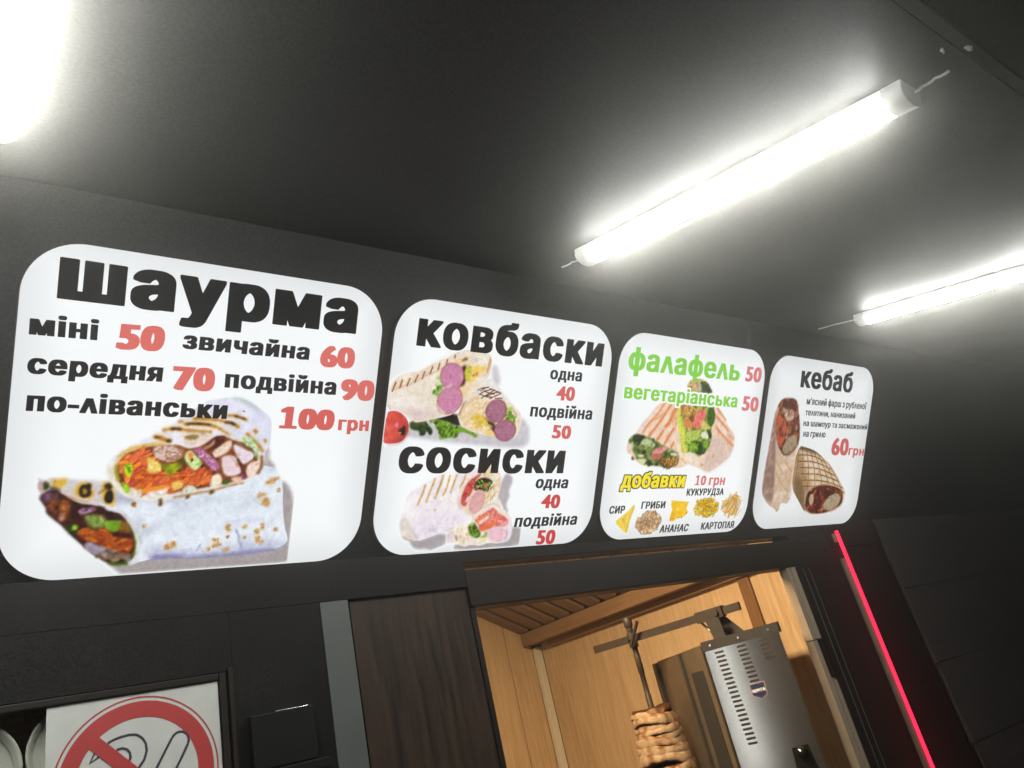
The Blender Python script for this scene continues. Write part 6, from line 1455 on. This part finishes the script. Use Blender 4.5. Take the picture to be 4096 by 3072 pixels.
k.tex([(2392.2,-390.9),(2420.0,-364.2),(2473.6,-353.3),(2500.3,-373.6),(2485.8,-401.1),(2433.4,-417.4),(2400.5,-410.6)], [(176, 160, 134), (196, 182, 156), (150, 132, 106)], 8, 1, 1.5)
k.line([(2432.9,-387.9),(2451.1,-376.5),(2468.4,-388.8)], 2, (110, 90, 66), 0.8, 1); k.line([(2294.2,-346.8),(2341.8,-324.4),(2417.2,-325.1),(2483.3,-335.6)], 3, (236, 216, 190), 0.9, 1)
k.tex([(2298.8,-365.8),(2321.6,-351.0),(2334.9,-378.0),(2317.1,-400.5)], [(232, 214, 196), (206, 170, 140)], 8, 0.9, 1.5)
KA = [(2079.7,-48.3),(2122.0,-48.3),(2155.0,-44.9),(2172.1,-77.4),(2192.6,-124.1),(2204.2,-186.3),(2195.5,-216.0),(2188.5,-253.0),(2192.1,-308.3),(2200.2,-369.6),(2189.0,-374.9),(2188.5,-386.0),(2144.2,-381.3),(2144.0,-406.9),(2130.0,-412.0),(2115.0,-398.8),(2079.6,-387.0),(2046.7,-357.6),(2038.2,-332.5),(2039.2,-272.0),(2045.2,-208.0),(2050.1,-126.2),(2056.4,-76.3)]
k.tex(KA, [(226, 204, 182), (212, 188, 168), (236, 218, 198)], 30)
k.tex([(2056.4,-76.3),(2069.5,-146.8),(2082.8,-218.0),(2097.3,-307.9),(2104.3,-391.2),(2046.7,-357.6),(2038.2,-332.5),(2039.2,-272.0),(2045.2,-208.0),(2050.1,-126.2)], [(170, 142, 130), (146, 118, 110), (196, 168, 154)], 18, 0.9, 4)
k.keep(KA)
for q in range(9):
    p0 = [(2053.9,-111.9),(2054.1,-325.5)]; t = q / 8
    x, y = p0[0][0] + (p0[1][0] - p0[0][0]) * t, p0[0][1] + (p0[1][1] - p0[0][1]) * t
    k.line([(x - 8, y - 12), (x + 22, y + 18)], 2.4, (150, 116, 100), 0.6, 1); k.line([(x - 8, y + 14), (x + 20, y - 16)], 2.2, (156, 122, 106), 0.5, 1)
k.free()
k.tex([(2079.7,-48.3),(2155.0,-44.9),(2172.1,-77.4),(2192.6,-124.1),(2204.2,-186.3),(2179.9,-216.3),(2139.8,-229.7),(2106.6,-217.5),(2076.0,-175.1),(2062.9,-125.7),(2068.1,-75.7)], [(120, 72, 48), (84, 46, 32), (176, 110, 76), (60, 36, 28)], 16, 1, 1.5)
k.tex([(2082.6,-48.2),(2069.7,-82.7),(2063.1,-118.6),(2067.1,-97.0),(2084.1,-67.7)], [(232, 170, 100), (214, 146, 80)], 8, 0.9, 1.5)
k.tex([(2061.2,-97.3),(2093.1,-106.5),(2121.2,-123.3),(2125.1,-166.5),(2109.3,-203.1),(2089.8,-196.3),(2072.8,-161.0)], [(186, 92, 68), (206, 116, 90), (160, 72, 54)], 12, 1, 2)
k.tex([(2087.9,-71.0),(2112.9,-87.7),(2147.5,-78.7),(2160.4,-107.2),(2127.2,-123.1),(2098.2,-102.7)], [(206, 178, 160), (226, 200, 190), (170, 130, 110)], 9, 0.9, 2)
k.bits([(2066.5,-68.6),(2168.6,-63.0),(2199.0,-164.3),(2094.1,-189.0)], 44, (9, 3.4), [(150, 86, 60), (96, 56, 40), (196, 130, 100), (216, 186, 166), (70, 40, 30)], 1.3, 0.6, 0.8, 1.2)
k.tex([(2132.8,-173.6),(2166.6,-159.8),(2190.5,-168.3),(2191.1,-197.7),(2167.5,-216.5),(2133.3,-228.0),(2111.8,-213.8)], [(160, 140, 116), (186, 168, 142), (130, 110, 90)], 8, 1, 1.5)
k.line([(2111.8,-213.8),(2133.3,-228.0),(2163.0,-223.9)], 5, (90, 76, 60), 0.9, 1.5)
for P in ([(2092.3,-246.6),(2119.1,-271.7),(2137.6,-286.2)], [(2140.9,-247.9),(2164.0,-267.8),(2182.5,-280.6)], [(2097.9,-284.4),(2116.7,-300.7),(2128.3,-311.7)], [(2148.4,-293.5),(2170.3,-308.2),(2184.1,-319.4)], [(2128.7,-313.5),(2157.8,-333.8),(2182.9,-348.9)], [(2103.6,-322.4),(2116.8,-340.6)]):
    k.line(P, 5, (238, 206, 150), 0.7, 1.8); k.line(P, 2.8, (196, 142, 80), 0.85, 1)
k.line([(2193.8,-190.2),(2191.0,-252.9),(2191.6,-319.4),(2190.8,-363.8)], 5, (244, 230, 206), 0.9, 1.5); k.line([(2137.3,-377.5),(2135.4,-395.7),(2129.6,-410.2)], 4, (196, 160, 110), 0.7, 1.5)
k.emit(3, "food_picture")

# ------------------------------------------------------------------ haze volume added to imitate lens bloom around the lamps
b = MB(); b.box(-14, 14, -14, 14, -1.2, 4.2)
m = bpy.data.materials.new("bloom haze"); m.use_nodes = True
t = m.node_tree; t.nodes.remove(t.nodes["Principled BSDF"])
v = t.nodes.new("ShaderNodeVolumePrincipled")
v.inputs["Color"].default_value = (1.0, 0.97, 0.90, 1)
v.inputs["Density"].default_value = 0.044
v.inputs["Anisotropy"].default_value = 0.945
t.links.new(v.outputs[0], t.nodes["Material Output"].inputs["Volume"])
tag(b.build("haze", m), "thin bloom haze added in place of lens glare around the lamps", "haze", kind="stuff")
S.cycles.volume_bounces = 0
